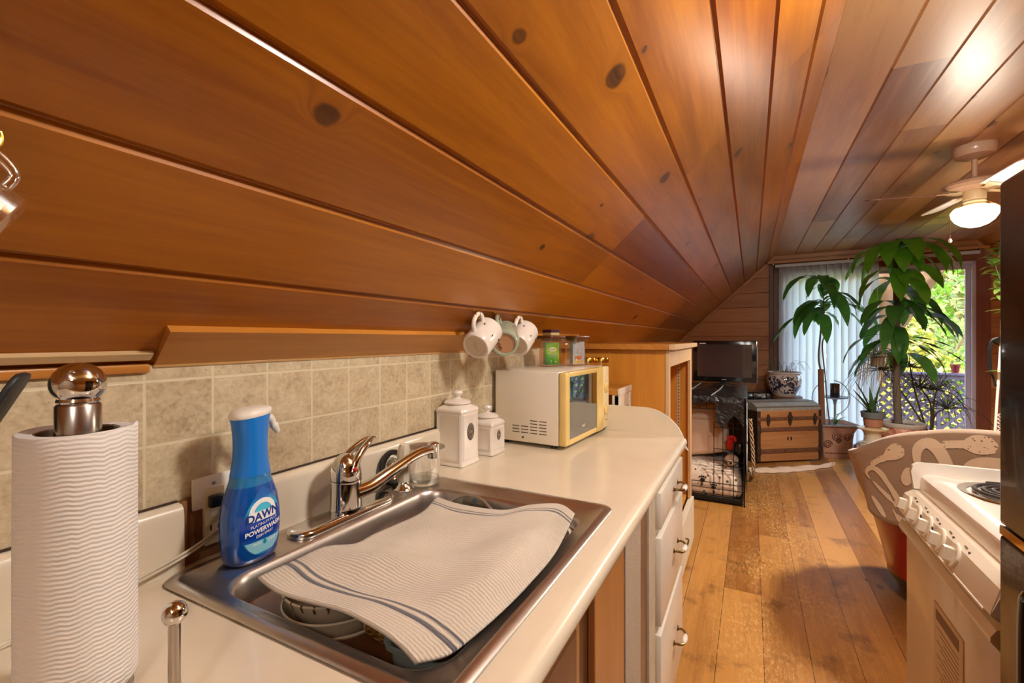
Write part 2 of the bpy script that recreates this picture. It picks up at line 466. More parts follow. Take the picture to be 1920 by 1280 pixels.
# sloped strips where the gable meets the slopes
def slopestrip(n, sgn):
    mb = MB(); d = Vector((1, 0, .93)).normalized()
    P0 = Vector((-.885, -.012, slope_z(-.885)-.012)); P1 = Vector((XJ, -.012, ZC-.012))
    if sgn < 0: P0.x = 2*XM-P0.x; P1.x = 2*XM-P1.x
    dn = Vector((0, 0, -1))
    a = .036
    q = [P0+dn*0, P1+dn*0, P1+dn*a*1.1, P0+dn*a*1.1]
    mb.loft([[p+Vector((0, -.012, 0)) for p in q], [p+Vector((0, .012, 0)) for p in q]])
    farobj(mb.build('trim_%d' % n, M['trimwood'], smooth=0))
slopestrip(7, 1); slopestrip(8, -1)
# strip boards along the foot of the slope above the tiles
off = Vector((nx, 0, nz))
def strip(n, x0, x1, y0, y1, th, mat):
    a = Vector((x0, 0, slope_z(x0))); b = Vector((x1, 0, slope_z(x1)))
    r = lambda y: [Vector((p.x, y, p.z)) for p in (a, b, b+off*th, a+off*th)]
    r0, r1 = r(y0), r(y1)
    mb = MB(); mb.loft([r0, r1]); bmesh.ops.bevel(mb.bm, geom=mb.bm.edges[:], offset=.0015, segments=1, affect='EDGES')
    return struct(mb.build('trim_%d' % n, mat, smooth=20))
def strip2():
    mb = MB()
    a = Vector((-.889, 0, slope_z(-.889))); b = Vector((-.820, 0, slope_z(-.820)))
    c = b+off*.014; d = Vector((-.881, 0, 1.2545))
    ys = [(.402, .392), (1.4, 1.4), (2.35, 2.35)]
    rings = []
    for ylow, yhigh in ys:
        # slanted near end: the upper edge starts further along than the lower one
        rings.append([Vector((a.x, ylow, a.z)), Vector((b.x, yhigh, b.z)),
                      Vector((c.x, yhigh, c.z)), Vector((d.x, ylow, d.z))])
    mb.loft(rings)
    return struct(mb.build('trim_9', M['trimwoody'], smooth=20))
strip2()
strip(10, -.875, -.862, Y0, .392, .008, M['trimcream'])
struct(MB().box(-.886, -.874, Y0, .394, 1.2435, 1.258, .003).build('trim_11', M['trimwoody'], smooth=20))
struct(MB().box(-.886, -.8795, .40, 1.95, 1.2505, 1.257, .002).build('trim_12', pm('glossy_caulk_line', '#b98f58', .15, coat=.6), smooth=20))
# ---- sliding glass door in the gable
D0, D1 = .318, 2.08
def dr(name, mat, boxes, parent=None):
    mb = MB()
    for b in boxes: mb.box(*b, .004)
    o = mb.build(name, mat, parent, smooth=25)
    if parent is None:
        farobj(o)
    return o
M['lilac'] = pm('white_door_vinyl', '#cfcbe0', .4)
door = dr('door_1', M['lilac'], [(D0, D0+.03, -.03, .08, 0, 2.108), (D1-.034, D1, -.03, .08, 0, 2.108), (D0, D1, -.03, .08, 2.075, 2.108), (D0, D1, -.03, .10, 0, .03)])
dr('sash', M['lilac'], [(1.13, 1.17, .0, .03, .03, 2.075), (D1-.075, D1-.034, .0, .03, .03, 2.075), (1.17, D1-.075, .0, .03, 2.03, 2.075), (1.17, D1-.075, .0, .03, .03, .10)], door)
dr('sash', M['lilac'], [(D0+.03, D0+.07, .04, .07, .03, 2.075), (1.13, 1.18, .04, .07, .03, 2.075), (D0+.07, 1.13, .04, .07, 2.03, 2.075), (D0+.07, 1.13, .04, .07, .03, .10)], door)
MB().box(1.17, D1-.075, .012, .018, .10, 2.03).build('pane', M['pane'], door, smooth=0)
MB().box(D0+.07, 1.13, .052, .058, .10, 2.03).build('pane', M['pane'], door, smooth=0)
# pale threshold on the floor in front of the door
struct(MB().box(.318, 2.08, -.16, -.005, 0, .012, .003).build('trim_13', pm('pale_threshold', '#d8dde0', .5), smooth=0))
o = bpy.data.objects['trim_13']; o.location = (0, 6.62, 0); o.rotation_euler = (0, 0, FARROT)

# ================================================================== camera, light, sky
cam = bpy.data.cameras.new('camera'); co = bpy.data.objects.new('camera', cam); COL.objects.link(co)
cam.sensor_width = 36; cam.lens = 860/1920*36; cam.clip_start = .02; cam.clip_end = 200
cam.shift_y = -(640-634)/1920
yaw = math.atan(448/860)
co.location = (0, 0, CZ); co.rotation_euler = (R(90), 0, yaw)
SC.camera = co
def light(name, typ, loc, energy, col, size=.1, rot=None):
    l = bpy.data.lights.new(name, typ); l.energy = energy; l.color = lin(col)[:3] if isinstance(col, str) else col
    if typ == 'POINT': l.shadow_soft_size = size
    if typ == 'SUN': l.angle = size
    o = bpy.data.objects.new(name, l); COL.objects.link(o); o.location = loc
    if rot is not None: o.rotation_euler = rot
    return o
w = bpy.data.worlds.new('sky'); SC.world = w; w.use_nodes = True
nt = w.node_tree; bg = nt.nodes['Background']
sky = nt.nodes.new('ShaderNodeTexSky'); sky.sky_type = 'NISHITA'; sky.sun_disc = False; sky.sun_elevation = R(48); sky.sun_rotation = R(200); sky.air_density = 1.0; sky.dust_density = 2.5
wm_ = nt.nodes.new('ShaderNodeMix'); wm_.data_type = 'RGBA'; wm_.blend_type = 'MULTIPLY'; wm_.inputs[0].default_value = 1; wm_.inputs[7].default_value = (1.0, .93, .84, 1)
nt.links.new(sky.outputs[0], wm_.inputs[6]); nt.links.new(wm_.outputs[2], bg.inputs[0]); bg.inputs[1].default_value = SKY_STRENGTH = 1.85
sd = Vector((-.40, -.42, .80)).normalized()
sun = light('sun', 'SUN', (0, 9, 8), 1.4, '#fff0d8', R(.6)); sun.rotation_euler = sd.to_track_quat('Z', 'Y').to_euler()
light('kitchen_lamp_light', 'POINT', (.52, 1.0, 2.16), 36, '#f7f5f0', .11)
light('back_fill_light', 'POINT', (.5, -1.0, 2.1), 13, '#f6f4f0', .12)  # unseen fill light added behind the camera to brighten sink and bowls
SC.view_settings.view_transform = 'Standard'; SC.view_settings.look = 'None'; SC.view_settings.gamma = 1; SC.view_settings.use_curve_mapping = False
SC.view_settings.exposure = 1.0
SC.cycles.use_denoising = True
SC.cycles.max_bounces = 10; SC.cycles.transparent_max_bounces = 24; SC.cycles.sample_clamp_indirect = 6
SC.cycles.caustics_reflective = False; SC.cycles.caustics_refractive = False

# ================================================================== kitchen counter side
ZT = .905
def counter():
    t = thing('countertop', 'cream laminate kitchen worktop with rounded front edge holding the steel sink', 'countertop', (-.55, .7, ZT))
    L_ = Vector((-.55, .7, ZT))
    mb = MB()
    y0, y1 = -.75, 1.945
    def bull(ya, yb):
        pr = [(-.29, 0), (-.247, 0)] + [(-.247+.021*math.sin(R(a)), -.021+.021*math.cos(R(a))) for a in (15, 30, 45, 60, 75, 90, 110, 130, 150, 170)] + [(-.262, -.040), (-.29, -.038)]
        rings = [[(x-L_.x, y-L_.y, z) for x, z in pr] for y in (ya, yb)]
        mb.loft(rings)
    bull(y0, y1)
    B = lambda xa, xb, ya, yb: mb.box(xa-L_.x, xb-L_.x, ya-L_.y, yb-L_.y, -.038, 0)
    B(-.885, -.29, y0, .402); B(-.885, -.29, 1.042, y1); B(-.885, -.832, .402, 1.042); B(-.298, -.29, .402, 1.042)
    mb.build('worktop', M['cream'], t, smooth=35)
    def splash(ya, yb, name='backsplash_lip'):
        m2 = MB(); pr = [(-.8795, 0.0005), (-.858, 0.0005), (-.860, .094), (-.862, .104), (-.868, .1105), (-.8795, .1115)]
        m2.loft([[(x-L_.x, y-L_.y, z) for x, z in pr] for y in (ya, ya+.004, yb-.004, yb)])
        return m2.build(name, M['cream'], t, smooth=50)
    splash(y0, .437); splash(.552, 1.93)
    # end splash with a rounded front corner
    pr = [(-.857, .0005), (-.857, .107)] + [(-.40+.17*math.sin(R(a)), -.063+.17*math.cos(R(a))) for a in range(0, 81, 8)] + [(-.222, -.055), (-.236, -.045), (-.262, .0005)]
    pr = [(x-L_.x, z) for x, z in pr]
    m3 = MB(); m3.prism(pr, 'y', 1.946-L_.y, 1.966-L_.y)
    bmesh.ops.bevel(m3.bm, geom=[e for e in m3.bm.edges if abs(e.verts[0].co.y-e.verts[1].co.y) < 1e-5], offset=.003, segments=2, affect='EDGES')
    m3.build('end_splash', M['cream'], t, smooth=35)
counter()
mb = MB(); mb.tube([(-.8795, -.7, 1.0185), (-.8795, .435, 1.0185)], .0022, 6); mb.tube([(-.8795, .555, 1.0185), (-.8795, .9, 1.020), (-.8795, 1.93, 1.0185)], .0022, 6)
struct(mb.build('trim_14', pm('dark_caulk_gap', '#3a2414', .7)))

# ---- cabinet runs
M['drawerwhite'] = pm('drawer_white', '#e3ddd2', .3, var=.03, coat=.2)
def handle(parent, c):
    """porcelain bow pull: two brass feet, bent brass arms, a white barrel"""
    h = MB(); x, y, z = c
    half = spline([(x, y-.045, z), (x+.014, y-.045, z), (x+.026, y-.037, z-.002), (x+.031, y-.022, z-.003), (x+.031, y, z-.003)], 5)
    h.tube(half+[Vector((p.x, 2*y-p.y, p.z)) for p in reversed(half[:-1])], .0042, 8)
    for s in (-1, 1): h.lathe([(.0, 0), (.009, 0), (.009, .002), (.0055, .005), (.004, .008)], (x, y+s*.045, z), 12, True, Matrix.Rotation(R(90), 3, 'Y'))
    o = h.build('handle', M['brass'], parent)
    g = MB(); pr = [(.0045, -.025), (.0075, -.018), (.0095, 0), (.0075, .018), (.0045, .025)]
    g.lathe(pr, (x+.031, y, z-.003), 14, True, Matrix.Rotation(R(90), 3, 'X'))
    g.build('grip', M['ceramic'], o)
def drawers():
    t = thing('drawer_cabinet', 'white painted base cabinet with three drawers under the far end of the counter', 'cabinet', (-.55, 1.65, 0))
    ox, oy = -.55, 1.65
    mb = MB()
    mb.box(-.88-ox, -.262-ox, 1.19-oy, 1.935-oy, .10, .862)
    mb.box(-.88-ox, -.33-ox, 1.19-oy, 1.935-oy, 0, .10)
    mb.build('body', pm('cabinet_box_paint', '#b3a58f', .5, var=.06), t, smooth=0)
    m2 = MB(); m2.box(-.263-ox, -.246-ox, 1.285-oy, 1.375-oy, .10, .862, .002); m2.box(-.263-ox, -.250-ox, 1.375-oy, 1.86-oy, .10, .862)
    m2.build('face_frame', pm('frame_paint', '#c9bda8', .45, var=.12, vscale=25), t, smooth=20)
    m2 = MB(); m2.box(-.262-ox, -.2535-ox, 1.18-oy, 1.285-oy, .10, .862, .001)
    m2.build('dark_stile', wood('stile_brown', '#8a6a50', '#6b4c36', ax='Z').m, t, smooth=20)  # narrow brown stile, darker than the frame beside it
    for (a, b) in ((.742, .848), (.458, .716), (.12, .432)):
        d = MB(); d.box(-.250-ox, -.2315-ox, 1.385-oy, 1.855-oy, a, b, .003)
        o = d.build('drawer', M['drawerwhite'], t, smooth=25)
        handle(o, (-.2315-ox, 1.67-oy, (a+b)/2-.004))
drawers()
def sinkbase():
    t = thing('sink_cabinet', 'wooden sink base cabinet with brown panels below the steel sink', 'cabinet', (-.55, .6, 0))
    ox, oy = -.55, .6
    mb = MB(); mb.box(-.88-ox, -.262-ox, -.6-oy, 1.016-oy, .10, .862); mb.box(-.88-ox, -.34-ox, -.6-oy, 1.016-oy, 0, .10)
    mb.build('body', wood('sink_cabinet_body', '#6d4123', '#4c2b15', ax='Z').m, t, smooth=0)
    m = MB(); m.box(-.262-ox, -.248-ox, .80-oy, 1.012-oy, .10, .858, .002); m.build('stile', wood('sink_stile_light', '#c0854f', '#a36a37', ax='Z', knots=.1).m, t, smooth=20)
    m = MB(); m.box(-.262-ox, -.252-ox, .70-oy, .726-oy, .10, .858, .001); m.build('stile', wood('sink_stile_tan', '#b47f48', '#94622f', ax='Z', knots=.1).m, t, smooth=20)
    for a, b in ((.28, .692), (-.15, .27)):
        m = MB(); m.box(-.262-ox, -.244-ox, a-oy, b-oy, .13, .84, .003); m.build('door', wood('sink_door_brown', '#7b4b28', '#5a3318', ax='Z', knots=.1).m, t, smooth=20)
sinkbase()
t_ = MB().box(-.263, -.2465, 1.020, 1.176, .0, .862, .001).build('filler_panel', pm('textured_plaster_panel', '#b9a996', .6, var=.05, bump=.9, bscale=160), smooth=20)
tag(t_, 'rough textured beige panel between the sink cabinet and the drawers', 'panel')

def bookcase():
    t = thing('bookcase', 'orange pine bookcase with open shelves and pale front edges beyond the counter', 'bookcase', (-.61, 2.67, 0))
    ox, oy = -.61, 2.67
    M['bookpine'] = wood('varnished_pine_panel', '#dc9838', '#bd7822', '#6b3208', rough=.35, coat=.2, ax='Z', knots=.16, kscale=2.2, across=18).m
    M['bookpale'] = wood('pale_pine_edge', '#dcbd92', '#c8a273', rough=.45, ax='Z', knots=.05).m
    B = lambda *b, bev=.0015: MB().box(b[0]-ox, b[1]-ox, b[2]-oy, b[3]-oy, b[4], b[5], bev)
    B(-.884, -.352, 2.22, 2.24, 0, 1.245).build('side_panel', M['bookpine'], t, smooth=20)
    B(-.884, -.352, 3.105, 3.125, 0, 1.245).build('side_panel', M['bookpine'], t, smooth=20)
    B(-.884, -.876, 2.24, 3.105, .02, 1.245).build('back_panel', M['bookpine'], t, smooth=20)
    f = MB()
    for b in ((-.352, -.336, 2.215, 2.262, .0, 1.245), (-.352, -.336, 3.06, 3.13, .30, 1.245), (-.352, -.336, 2.262, 3.06, 1.165, 1.245)): f.box(b[0]-ox, b[1]-ox, b[2]-oy, b[3]-oy, b[4], b[5], .0015)
    f.build('face_frame', M['bookpale'], t, smooth=20)
    B(-.87, -.335, 2.19, 3.155, 1.246, 1.272, bev=.003).build('top', M['trimwoody'], t, smooth=20)
    B(-.335, -.305, 2.19, 3.155, 1.246, 1.272, bev=.003).build('top_edge', M['bookpale'], t, smooth=20)
    for z in (.30, .62): B(-.876, -.36, 2.24, 3.105, z, z+.02).build('shelf', M['bookpine'], t, smooth=20)
    st = MB(); st.box(-.42-ox, -.404-ox, 3.101-oy, 3.105-oy, .35, 1.16)
    s_ = st.build('shelf_standard', pm('shelf_standard_metal', '#cfc4ae', .4, .3), t, smooth=0)
    hl = MB()
    for k in range(36): hl.box(-.415-ox, -.409-ox, 3.0998-oy, 3.1012-oy, .38+k*.021, .388+k*.021)
    hl.build('slots', M['black'], s_, smooth=0)
    d = B(-.352, -.322, 2.262, 3.128, .03, .295, bev=.003).build('door', M['whitepaint'], t, smooth=20)
    h = MB(); h.tube(spline([(-.322-ox, 2.60-oy, .19), (-.305-ox, 2.61-oy, .19), (-.305-ox, 2.69-oy, .19), (-.322-ox, 2.70-oy, .19)], 5), .005, 8); h.build('handle', M['brass'], d)
bookcase()
# woven basket seen through the open front
def basket():
    mb = MB(); n = 28
    for k in range(16):
        z = .645+k*.013; r = .10+.002*k
        pts = [(-.485+(r*1.0)*math.cos(2*PI*i/n), 2.40+(r+.03)*math.sin(2*PI*i/n), z+.002*math.sin(i*PI)) for i in range(n)]
        mb.tube(pts, .0078, 6, closed=True)
    mb.lathe([(.0, 0), (.09, 0), (.09, .004), (0, .004)], (-.485, 2.40, .641), 20)
    o = mb.build('woven_basket', wood('woven_straw', '#c8a874', '#8d6a3c', ax='X', knots=0, bumps=.3).m)
    tag(o, 'woven straw basket standing inside the open pine bookcase', 'basket')
basket()
def sideshelf():
    t = thing('small_shelf', 'low wooden step shelf with white front edge between microwave and bookcase', 'shelf', (-.7, 2.09, 0))
    ox, oy = -.7, 2.09
    B = lambda *b, bev=.002: MB().box(b[0]-ox, b[1]-ox, b[2]-oy, b[3]-oy, b[4], b[5], bev)
    B(-.876, -.515, 1.985, 2.212, 1.052, 1.078).build('top', M['trimwoody'], t, smooth=20)
    B(-.515, -.505, 1.985, 2.212, 1.050, 1.079).build('front_edge', M['whitepaint'], t, smooth=20)
    B(-.53, -.510, 1.985, 2.212, .99, 1.050).build('apron', M['whitepaint'], t, smooth=20)
    for y in (1.985, 2.175): B(-.54, -.508, y, y+.035, 0, 1.05).build('leg', M['whitepaint'], t, smooth=20)
    for y in (1.985, 2.175): B(-.876, -.85, y, y+.035, 0, 1.05).build('leg', M['whitepaint'], t, smooth=20)
sideshelf()

# ================================================================== sink
def sink():
    t = thing('kitchen_sink', 'single bowl stainless steel sink set into the cream counter', 'sink', (-.5625, .7215, ZT))
    cx, cy = -.5625, .7215; bx, by = -.535-cx, .6975-cy
    n = 8
    def ring(hx, hy, r, z, ox=0, oy=0): return [(x, y, z) for x, y in rrect(hx, hy, r, n, ox, oy)]
    rings = [ring(.2815, .3325, .028, .0006), ring(.2825, .3335, .03, .003), ring(.280, .331, .03, .0062), ring(.268, .319, .026, .0075), ring(.264, .315, .024, .0068), ring(.2615, .3125, .022, .0042),
             ring(.2175, .280, .060, .0046, bx, by), ring(.2135, .276, .058, .0038, bx, by), ring(.2095, .272, .055, -.001, bx, by), ring(.2065, .269, .053, -.010, bx, by), ring(.203, .2655, .052, -.03, bx, by),
             ring(.194, .2565, .052, -.155, bx, by), ring(.188, .250, .05, -.168, bx, by), ring(.172, .234, .045, -.175, bx, by), ring(.045, .045, .044, -.179, bx, by), ring(.03, .03, .029, -.183, bx, by)]
    mb = MB(); mb.loft(rings, caps=False); mb.bm.faces.new([v for v in mb.bm.verts][-len(rings[0]):])
    o = mb.build('bowl_and_deck', M['steel'], t, smooth=50)
    m2 = MB(); m2.lathe([(.0, .004), (.02, .004), (.028, .0), (.041, .001), (.044, .004), (.041, .0055), (.036, .004)], (bx, by, -.1815), 28, False)
    m2.build('drain', M['chrome'], t)
    m3 = MB(); pr = rrect(.024, .135, .010, 5, -.225, .005); m3.loft([[(x, y, .0044) for x, y in pr], [(x*.995-.001, y*.995, .0056) for x, y in pr]])
    return t
sink()
def faucet():
    bx, by = -.792, .728; zb = ZT+.0052
    t = thing('kitchen_faucet', 'chrome single lever kitchen faucet with long spout behind the sink', 'faucet', (bx, by, zb))
    mb = MB(); rs = []
    for hx, hy, z in ((.032, .137, 0), (.033, .138, .004), (.0315, .1365, .009), (.027, .131, .0125), (.020, .12, .0135)):
        rs.append([(x, y, z) for x, y in rrect(hx, hy, hx*.98, 10)])
    mb.loft(rs); mb.build('deck_plate', M['chrome'], t, smooth=45)
    b = MB(); b.lathe([(.0, .013), (.034, .013), (.035, .018), (.0335, .022), (.0325, .075), (.033, .078), (.0325, .080)], (0, 0, 0), 36); b.build('body', M['chrome'], t)
    # lever cap: a dome that tapers to a loop handle leaning forward along the wall
    c = MB(); c.lathe([(.0325, .0815), (.0328, .086), (.032, .098), (.029, .112), (.023, .125), (.013, .134), (0, .137)], (0, 0, 0), 36)
    h = c.build('lever_cap', M['chrome'], t)
    lv = MB()
    for s in (-1, 1):
        pts = spline([(.004+s*.020, -.004, .098), (.004+s*.019, .008, .122), (.006+s*.0145, .028, .140), (.007+s*.009, .052, .153), (.008+s*.002, .068, .158)], 6)
        lv.tube(pts, [.0105-.0045*i/(len(pts)-1) for i in range(len(pts))], 12)
    lv.sphere((.008, .069, .158), .0085, (1, 1.5, .62))
    pts = [(.004, -.004, .10), (.0045, .0, .118), (.005, .008, .130)]
    lv.tube(pts, [.026, .021, .012], 16)
    lv.build('lever', M['chrome'], t, smooth=60)
    r_ = MB(); r_.sphere((.034, -.006, .106), .0052); r_.build('hot_cold_mark', pm('red_dot', '#c2201a', .3), t)
    sp = MB(); pts = spline([(.020, .008, .052), (.028, .045, .056), (.038, .105, .076), (.046, .16, .094), (.052, .20, .1015), (.056, .236, .101)], 6)
    n = len(pts); sp.tube(pts, [.0175-.0055*min(1, i/(n*.6)) for i in range(n)], 18)
    s_ = sp.build('spout', M['chrome'], t, smooth=70)
    a = MB(); p = pts[-1]; a.cyl((p.x, p.y+.004, p.z+.013), (p.x+.001, p.y+.004, p.z-.022), .0165, .0155, 24); a.sphere((p.x, p.y+.004, p.z+.012), .0165, (1, 1, .45))
    a.build('aerator', M['chrome'], s_, smooth=50)
faucet()
def sprayer():
    x, y, z = -.800, .925, ZT+.0048
    t = thing('sink_sprayer', 'cream side sprayer on a chrome base beside the faucet', 'sprayer', (x, y, z))
    MB().lathe([(0, 0), (.027, 0), (.028, .003), (.024, .008), (.016, .014), (.0145, .02), (0, .02)], (0, 0, 0), 28).build('base', M['chrome'], t)
    m = MB(); m.tube([(0, 0, .018), (0, 0, .05), (.001, .0, .088), (.002, 0, .105), (.004, .0, .116)], [.0155, .0165, .0165, .0155, .012], 8)
    m.build('spray_head', M['cream'], t, smooth=20)
sprayer()
def stopper():
    x, y, z = -.8445, .935, ZT+.052
    t = thing('sink_stopper', 'round black rubber sink strainer with steel centre leaning on the backsplash', 'sink stopper', (x, y, z))
    Mx = Matrix.Rotation(R(90-9), 3, 'Y')
    MB().lathe([(.030, -.006), (.044, -.006), (.0465, -.002), (.0465, .003), (.044, .006), (.037, .0065), (.030, .003)], (0, 0, 0), 36, False, Mx).build('rubber_ring', pm('black_rubber', '#1d1a18', .5), t)
    MB().lathe([(0, .000), (.012, .002), (.014, .009), (.016, .003), (.022, .001), (.027, .004), (.0325, .005), (.033, -.002)], (0, 0, 0), 36, False, Mx).build('strainer_cup', M['chrome'], t)
stopper()
def jar():
    x, y, z = -.780, .985, ZT+.0048
    t = thing('glass_jar', 'clear straight glass jar with a wide steel rim behind the faucet spout', 'jar', (x, y, z))
    MB().lathe([(0, .002), (.036, .002), (.041, .006), (.043, .014), (.043, .085), (.0415, .094), (.0395, .094), (.041, .085), (.041, .016), (.038, .010), (0, .009)], (0, 0, 0), 40, False).build('jar_body', M['glass'], t)
    MB().lathe([(.0405, .0945), (.056, .0955), (.057, .097), (.056, .0985), (.0415, .0985), (.034, .092), (.02, .085), (0, .083)], (0, 0, 0), 40, False).build('steel_rim', M['steel'], t)
    MB().lathe([(0, .0102), (.0405, .0102), (.0405, .020), (0, .020)], (0, 0, 0), 32).build('water', glassmat('water_in_jar', '#dfe3df', .03), t)
jar()

# ================================================================== things in the sink and on the counter
def towel():
    near = [(-.667, .441, .935), (-.633, .432, .937), (-.594, .429, .936), (-.54, .435, .935), (-.482, .44, .936), (-.423, .438, .932), (-.384, .435, .925), (-.35, .427, .918)]
    back = [(-.667, .441, .935), (-.662, .501, .936), (-.66, .559, .935), (-.631, .601, .93), (-.629, .652, .93), (-.632, .785, .922), (-.667, .889, .92)]
    farr = [(-.668, .89, .92), (-.599, .885, .916), (-.521, .897, .914), (-.481, .91, .916), (-.441, .936, .925), (-.38, .959, .93), (-.331, .923, .93)]
    front = [(-.329, .917, .93), (-.305, .759, .925), (-.304, .652, .92), (-.309, .572, .916), (-.32, .482, .9155), (-.329, .452, .916), (-.35, .426, .918)]
    front = list(reversed(front))
    def res(pts, n):
        sp = spline(pts, 10); d = [0]
        for i in range(1, len(sp)): d.append(d[-1]+(sp[i]-sp[i-1]).length)
        out = []; j = 0
        for k in range(n+1):
            t = d[-1]*k/n
            while j < len(d)-2 and d[j+1] < t: j += 1
            f = (t-d[j])/max(1e-9, d[j+1]-d[j]); out.append(sp[j].lerp(sp[j+1], min(1, max(0, f))))
        return out
    NU, NV = 90, 60            # u along near->far, v back->front
    nr, fr, bk, ft = res(near, NV), res(farr, NV), res(back, NU), res(front, NU)
    P = []; U = []
    for i in range(NU+1):
        u = i/NU; row = []; ur = []
        for j in range(NV+1):
            v = j/NV
            p = nr[j]*(1-u)+fr[j]*u+bk[i]*(1-v)+ft[i]*v-(nr[0]*(1-u)*(1-v)+nr[NV]*(1-u)*v+fr[0]*u*(1-v)+fr[NV]*u*v)
            e = min(1, 6*min(u, 1-u, v, 1-v)+.0)
            g = lambda a, b, s1, s2: math.exp(-((u-a)/s1)**2-((v-b)/s2)**2)
            h = .016*g(.30, .28, .16, .22)-.012*g(.52, .42, .14, .3)+.014*g(.72, .5, .16, .3)-.010*g(.28, .62, .12, .18)+.012*g(.52, .80, .3, .14)-.010*g(.16, .5, .1, .3)
            h += .004*math.sin(9*u+7*v+2*math.sin(5*v))+.0025*math.sin(17*u-11*v)
            q = p+Vector((0, 0, h*e+.002))
            row.append(q); ur.append((u, v))
        P.append(row); U.append(ur)
    mb = MB(); mb.grid(P, U)
    t = NT('ribbed_towel')
    u, v, _ = t.sep(t.coord('UV'))
    wob = t.noise(t.comb(t.math('MULTIPLY', u, 6.0), t.math('MULTIPLY', v, 14.0), 0.0), 1.0, 4, .6)
    lines = t.math('SINE', t.math('ADD', t.math('MULTIPLY', u, 540.0), t.math('MULTIPLY', wob, 9.0)))
    fz = t.noise(t.comb(t.math('MULTIPLY', u, 260.0), t.math('MULTIPLY', v, 170.0), 0.0), 1.0, 3, .7)
    patch = t.step(t.noise(t.comb(t.math('MULTIPLY', u, 3.0), t.math('MULTIPLY', v, 3.0), 1.0), 1.0, 2), .38, .62)
    dk = t.math('MULTIPLY', t.step(t.math('ADD', lines, t.math('MULTIPLY', fz, 1.5)), 1.0, 1.7), t.math('MULTIPLY_ADD', patch, .45, .2))
    col = t.mix(dk, lin('#e3dacb'), lin('#a39583'))
    col = t.mix(t.math('MULTIPLY', fz, .25), col, lin('#c9bda9'))
    for c, wd in ((.100, .0065), (.128, .0032), (.905, .0045), (.93, .003)):
        s_ = t.math('SUBTRACT', 1.0, t.step(t.math('ABSOLUTE', t.math('SUBTRACT', u, c)), wd, wd+.003))
        col = t.mix(t.math('MULTIPLY', s_, .88), col, lin('#3a4256'))
    t.P(col=col, rough=.95, sheen=.3, spec=.1)
    t.bump(t.math('ADD', t.math('MULTIPLY', lines, .5), t.math('MULTIPLY', fz, 1.4)), .55, .003)
    o = mb.build('dish_towel', t.m, smooth=180)
    m = o.modifiers.new('thickness', 'SOLIDIFY'); m.thickness = .0045; m.offset = -1
    tag(o, 'cream ribbed dish towel with navy end stripes spread over the sink dishes', 'towel')
towel()
ZB = ZT-.172
def bowls():
    M['stonewarecream'] = pm('cream_stoneware', '#d8c6a8', .3, var=.08, coat=.3)
    t = NT('brown_painted_bowl'); x, y, z = t.sep(t.coord())
    a = t.math('ARCTAN2', y, x)
    n1 = t.noise(t.comb(t.math('MULTIPLY', a, 3.0), t.math('MULTIPLY', z, 60.0), 0.0), 1.6, 4, .6, 1.2)
    t.P(col=t.ramp(n1, [(.38, lin('#54300f')), (.48, lin('#a8742a')), (.58, lin('#e6bc66'))]), rough=.2, coat=.5); mb_ = t.m
    t = NT('patterned_cream_bowl'); x, y, z = t.sep(t.coord()); a = t.math('ARCTAN2', y, x)
    ln = t.math('SINE', t.math('MULTIPLY', a, 26.0)); band = t.step(z, .046, .049)
    n1 = t.noise(t.comb(t.math('MULTIPLY', a, 8.0), t.math('MULTIPLY', z, 220.0), 0.0), 1.0, 2)
    t.P(col=t.mix(t.math('MULTIPLY', band, t.step(t.math('ADD', ln, n1), 1.25, 1.4)), lin('#d9c9ae'), lin('#5b3d22')), rough=.25, coat=.4); mc = t.m
    cx, cy = -.590, .532
    def bowl(z, r, h, mat, name, label, dx=0, dy=0, wall=.004):
        pr = [(0, 0), (r*.45, 0), (r*.5, .004), (r*.75, h*.35), (r*.93, h*.75), (r, h), (r-wall*.5, h+.002), (r-wall, h), (r*.93-wall, h*.75), (r*.72, h*.35+wall), (r*.4, wall+.003), (0, wall+.003)]
        o = MB().lathe(pr, (0, 0, 0), 48, False).build(name, mat, loc=(cx+dx, cy+dy, z)); return tag(o, label, 'bowl')
    bowl(ZB-.004, .080, .068, mb_, 'soup_bowl', 'dark brown bowl painted with gold leaves at the bottom of the sink stack', .01, .01)
    bowl(ZB+.074, .083, .058, M['stonewarecream'], 'soup_bowl', 'plain cream bowl third from the top of the sink stack', .004, .0)
    bowl(ZB+.097, .086, .058, M['stonewarecream'], 'soup_bowl', 'plain cream bowl just under the ticked rim bowl', .001, -.003)
    bowl(ZB+.120, .085, .058, mc, 'soup_bowl', 'cream bowl with brown ticked rim, topmost of the sink stack', -.002, -.002)
    bowl(ZB-.004, .066, .094, M['stonewarecream'], 'soup_bowl', 'plain cream bowl under the brown and gold painted bowl', .112, .030)
    bowl(ZB+.093, .080, .068, mb_, 'soup_bowl', 'brown and gold painted bowl beside the clear tub in the sink', .112, .032)
bowls()
def tub():
    t = thing('plastic_tub', 'clear plastic food tub with teal base beside the bowls in the sink', 'container', (-.388, .535, ZB-.004))
    n = 6
    r = lambda hx, hy, rr, z: [(x, y, z) for x, y in rrect(hx, hy, rr, n)]
    M['tubclear'] = pm('frosted_clear_tub', '#b4c6bc', .25, coat=.4, alpha=.62)
    MB().loft([r(.046, .062, .02, .105), r(.050, .068, .022, .156), r(.055, .074, .022, .158), r(.056, .075, .022, .165), r(.053, .072, .022, .1655), r(.049, .067, .022, .162)], caps=False).build('rim', M['tubclear'], t)
    MB().loft([r(.038, .050, .02, 0), r(.042, .054, .02, .003), r(.045, .061, .02, .104), r(.041, .057, .02, .106)]).build('body', pm('teal_plastic', '#2a7466', .3, coat=.3), t)
tub()
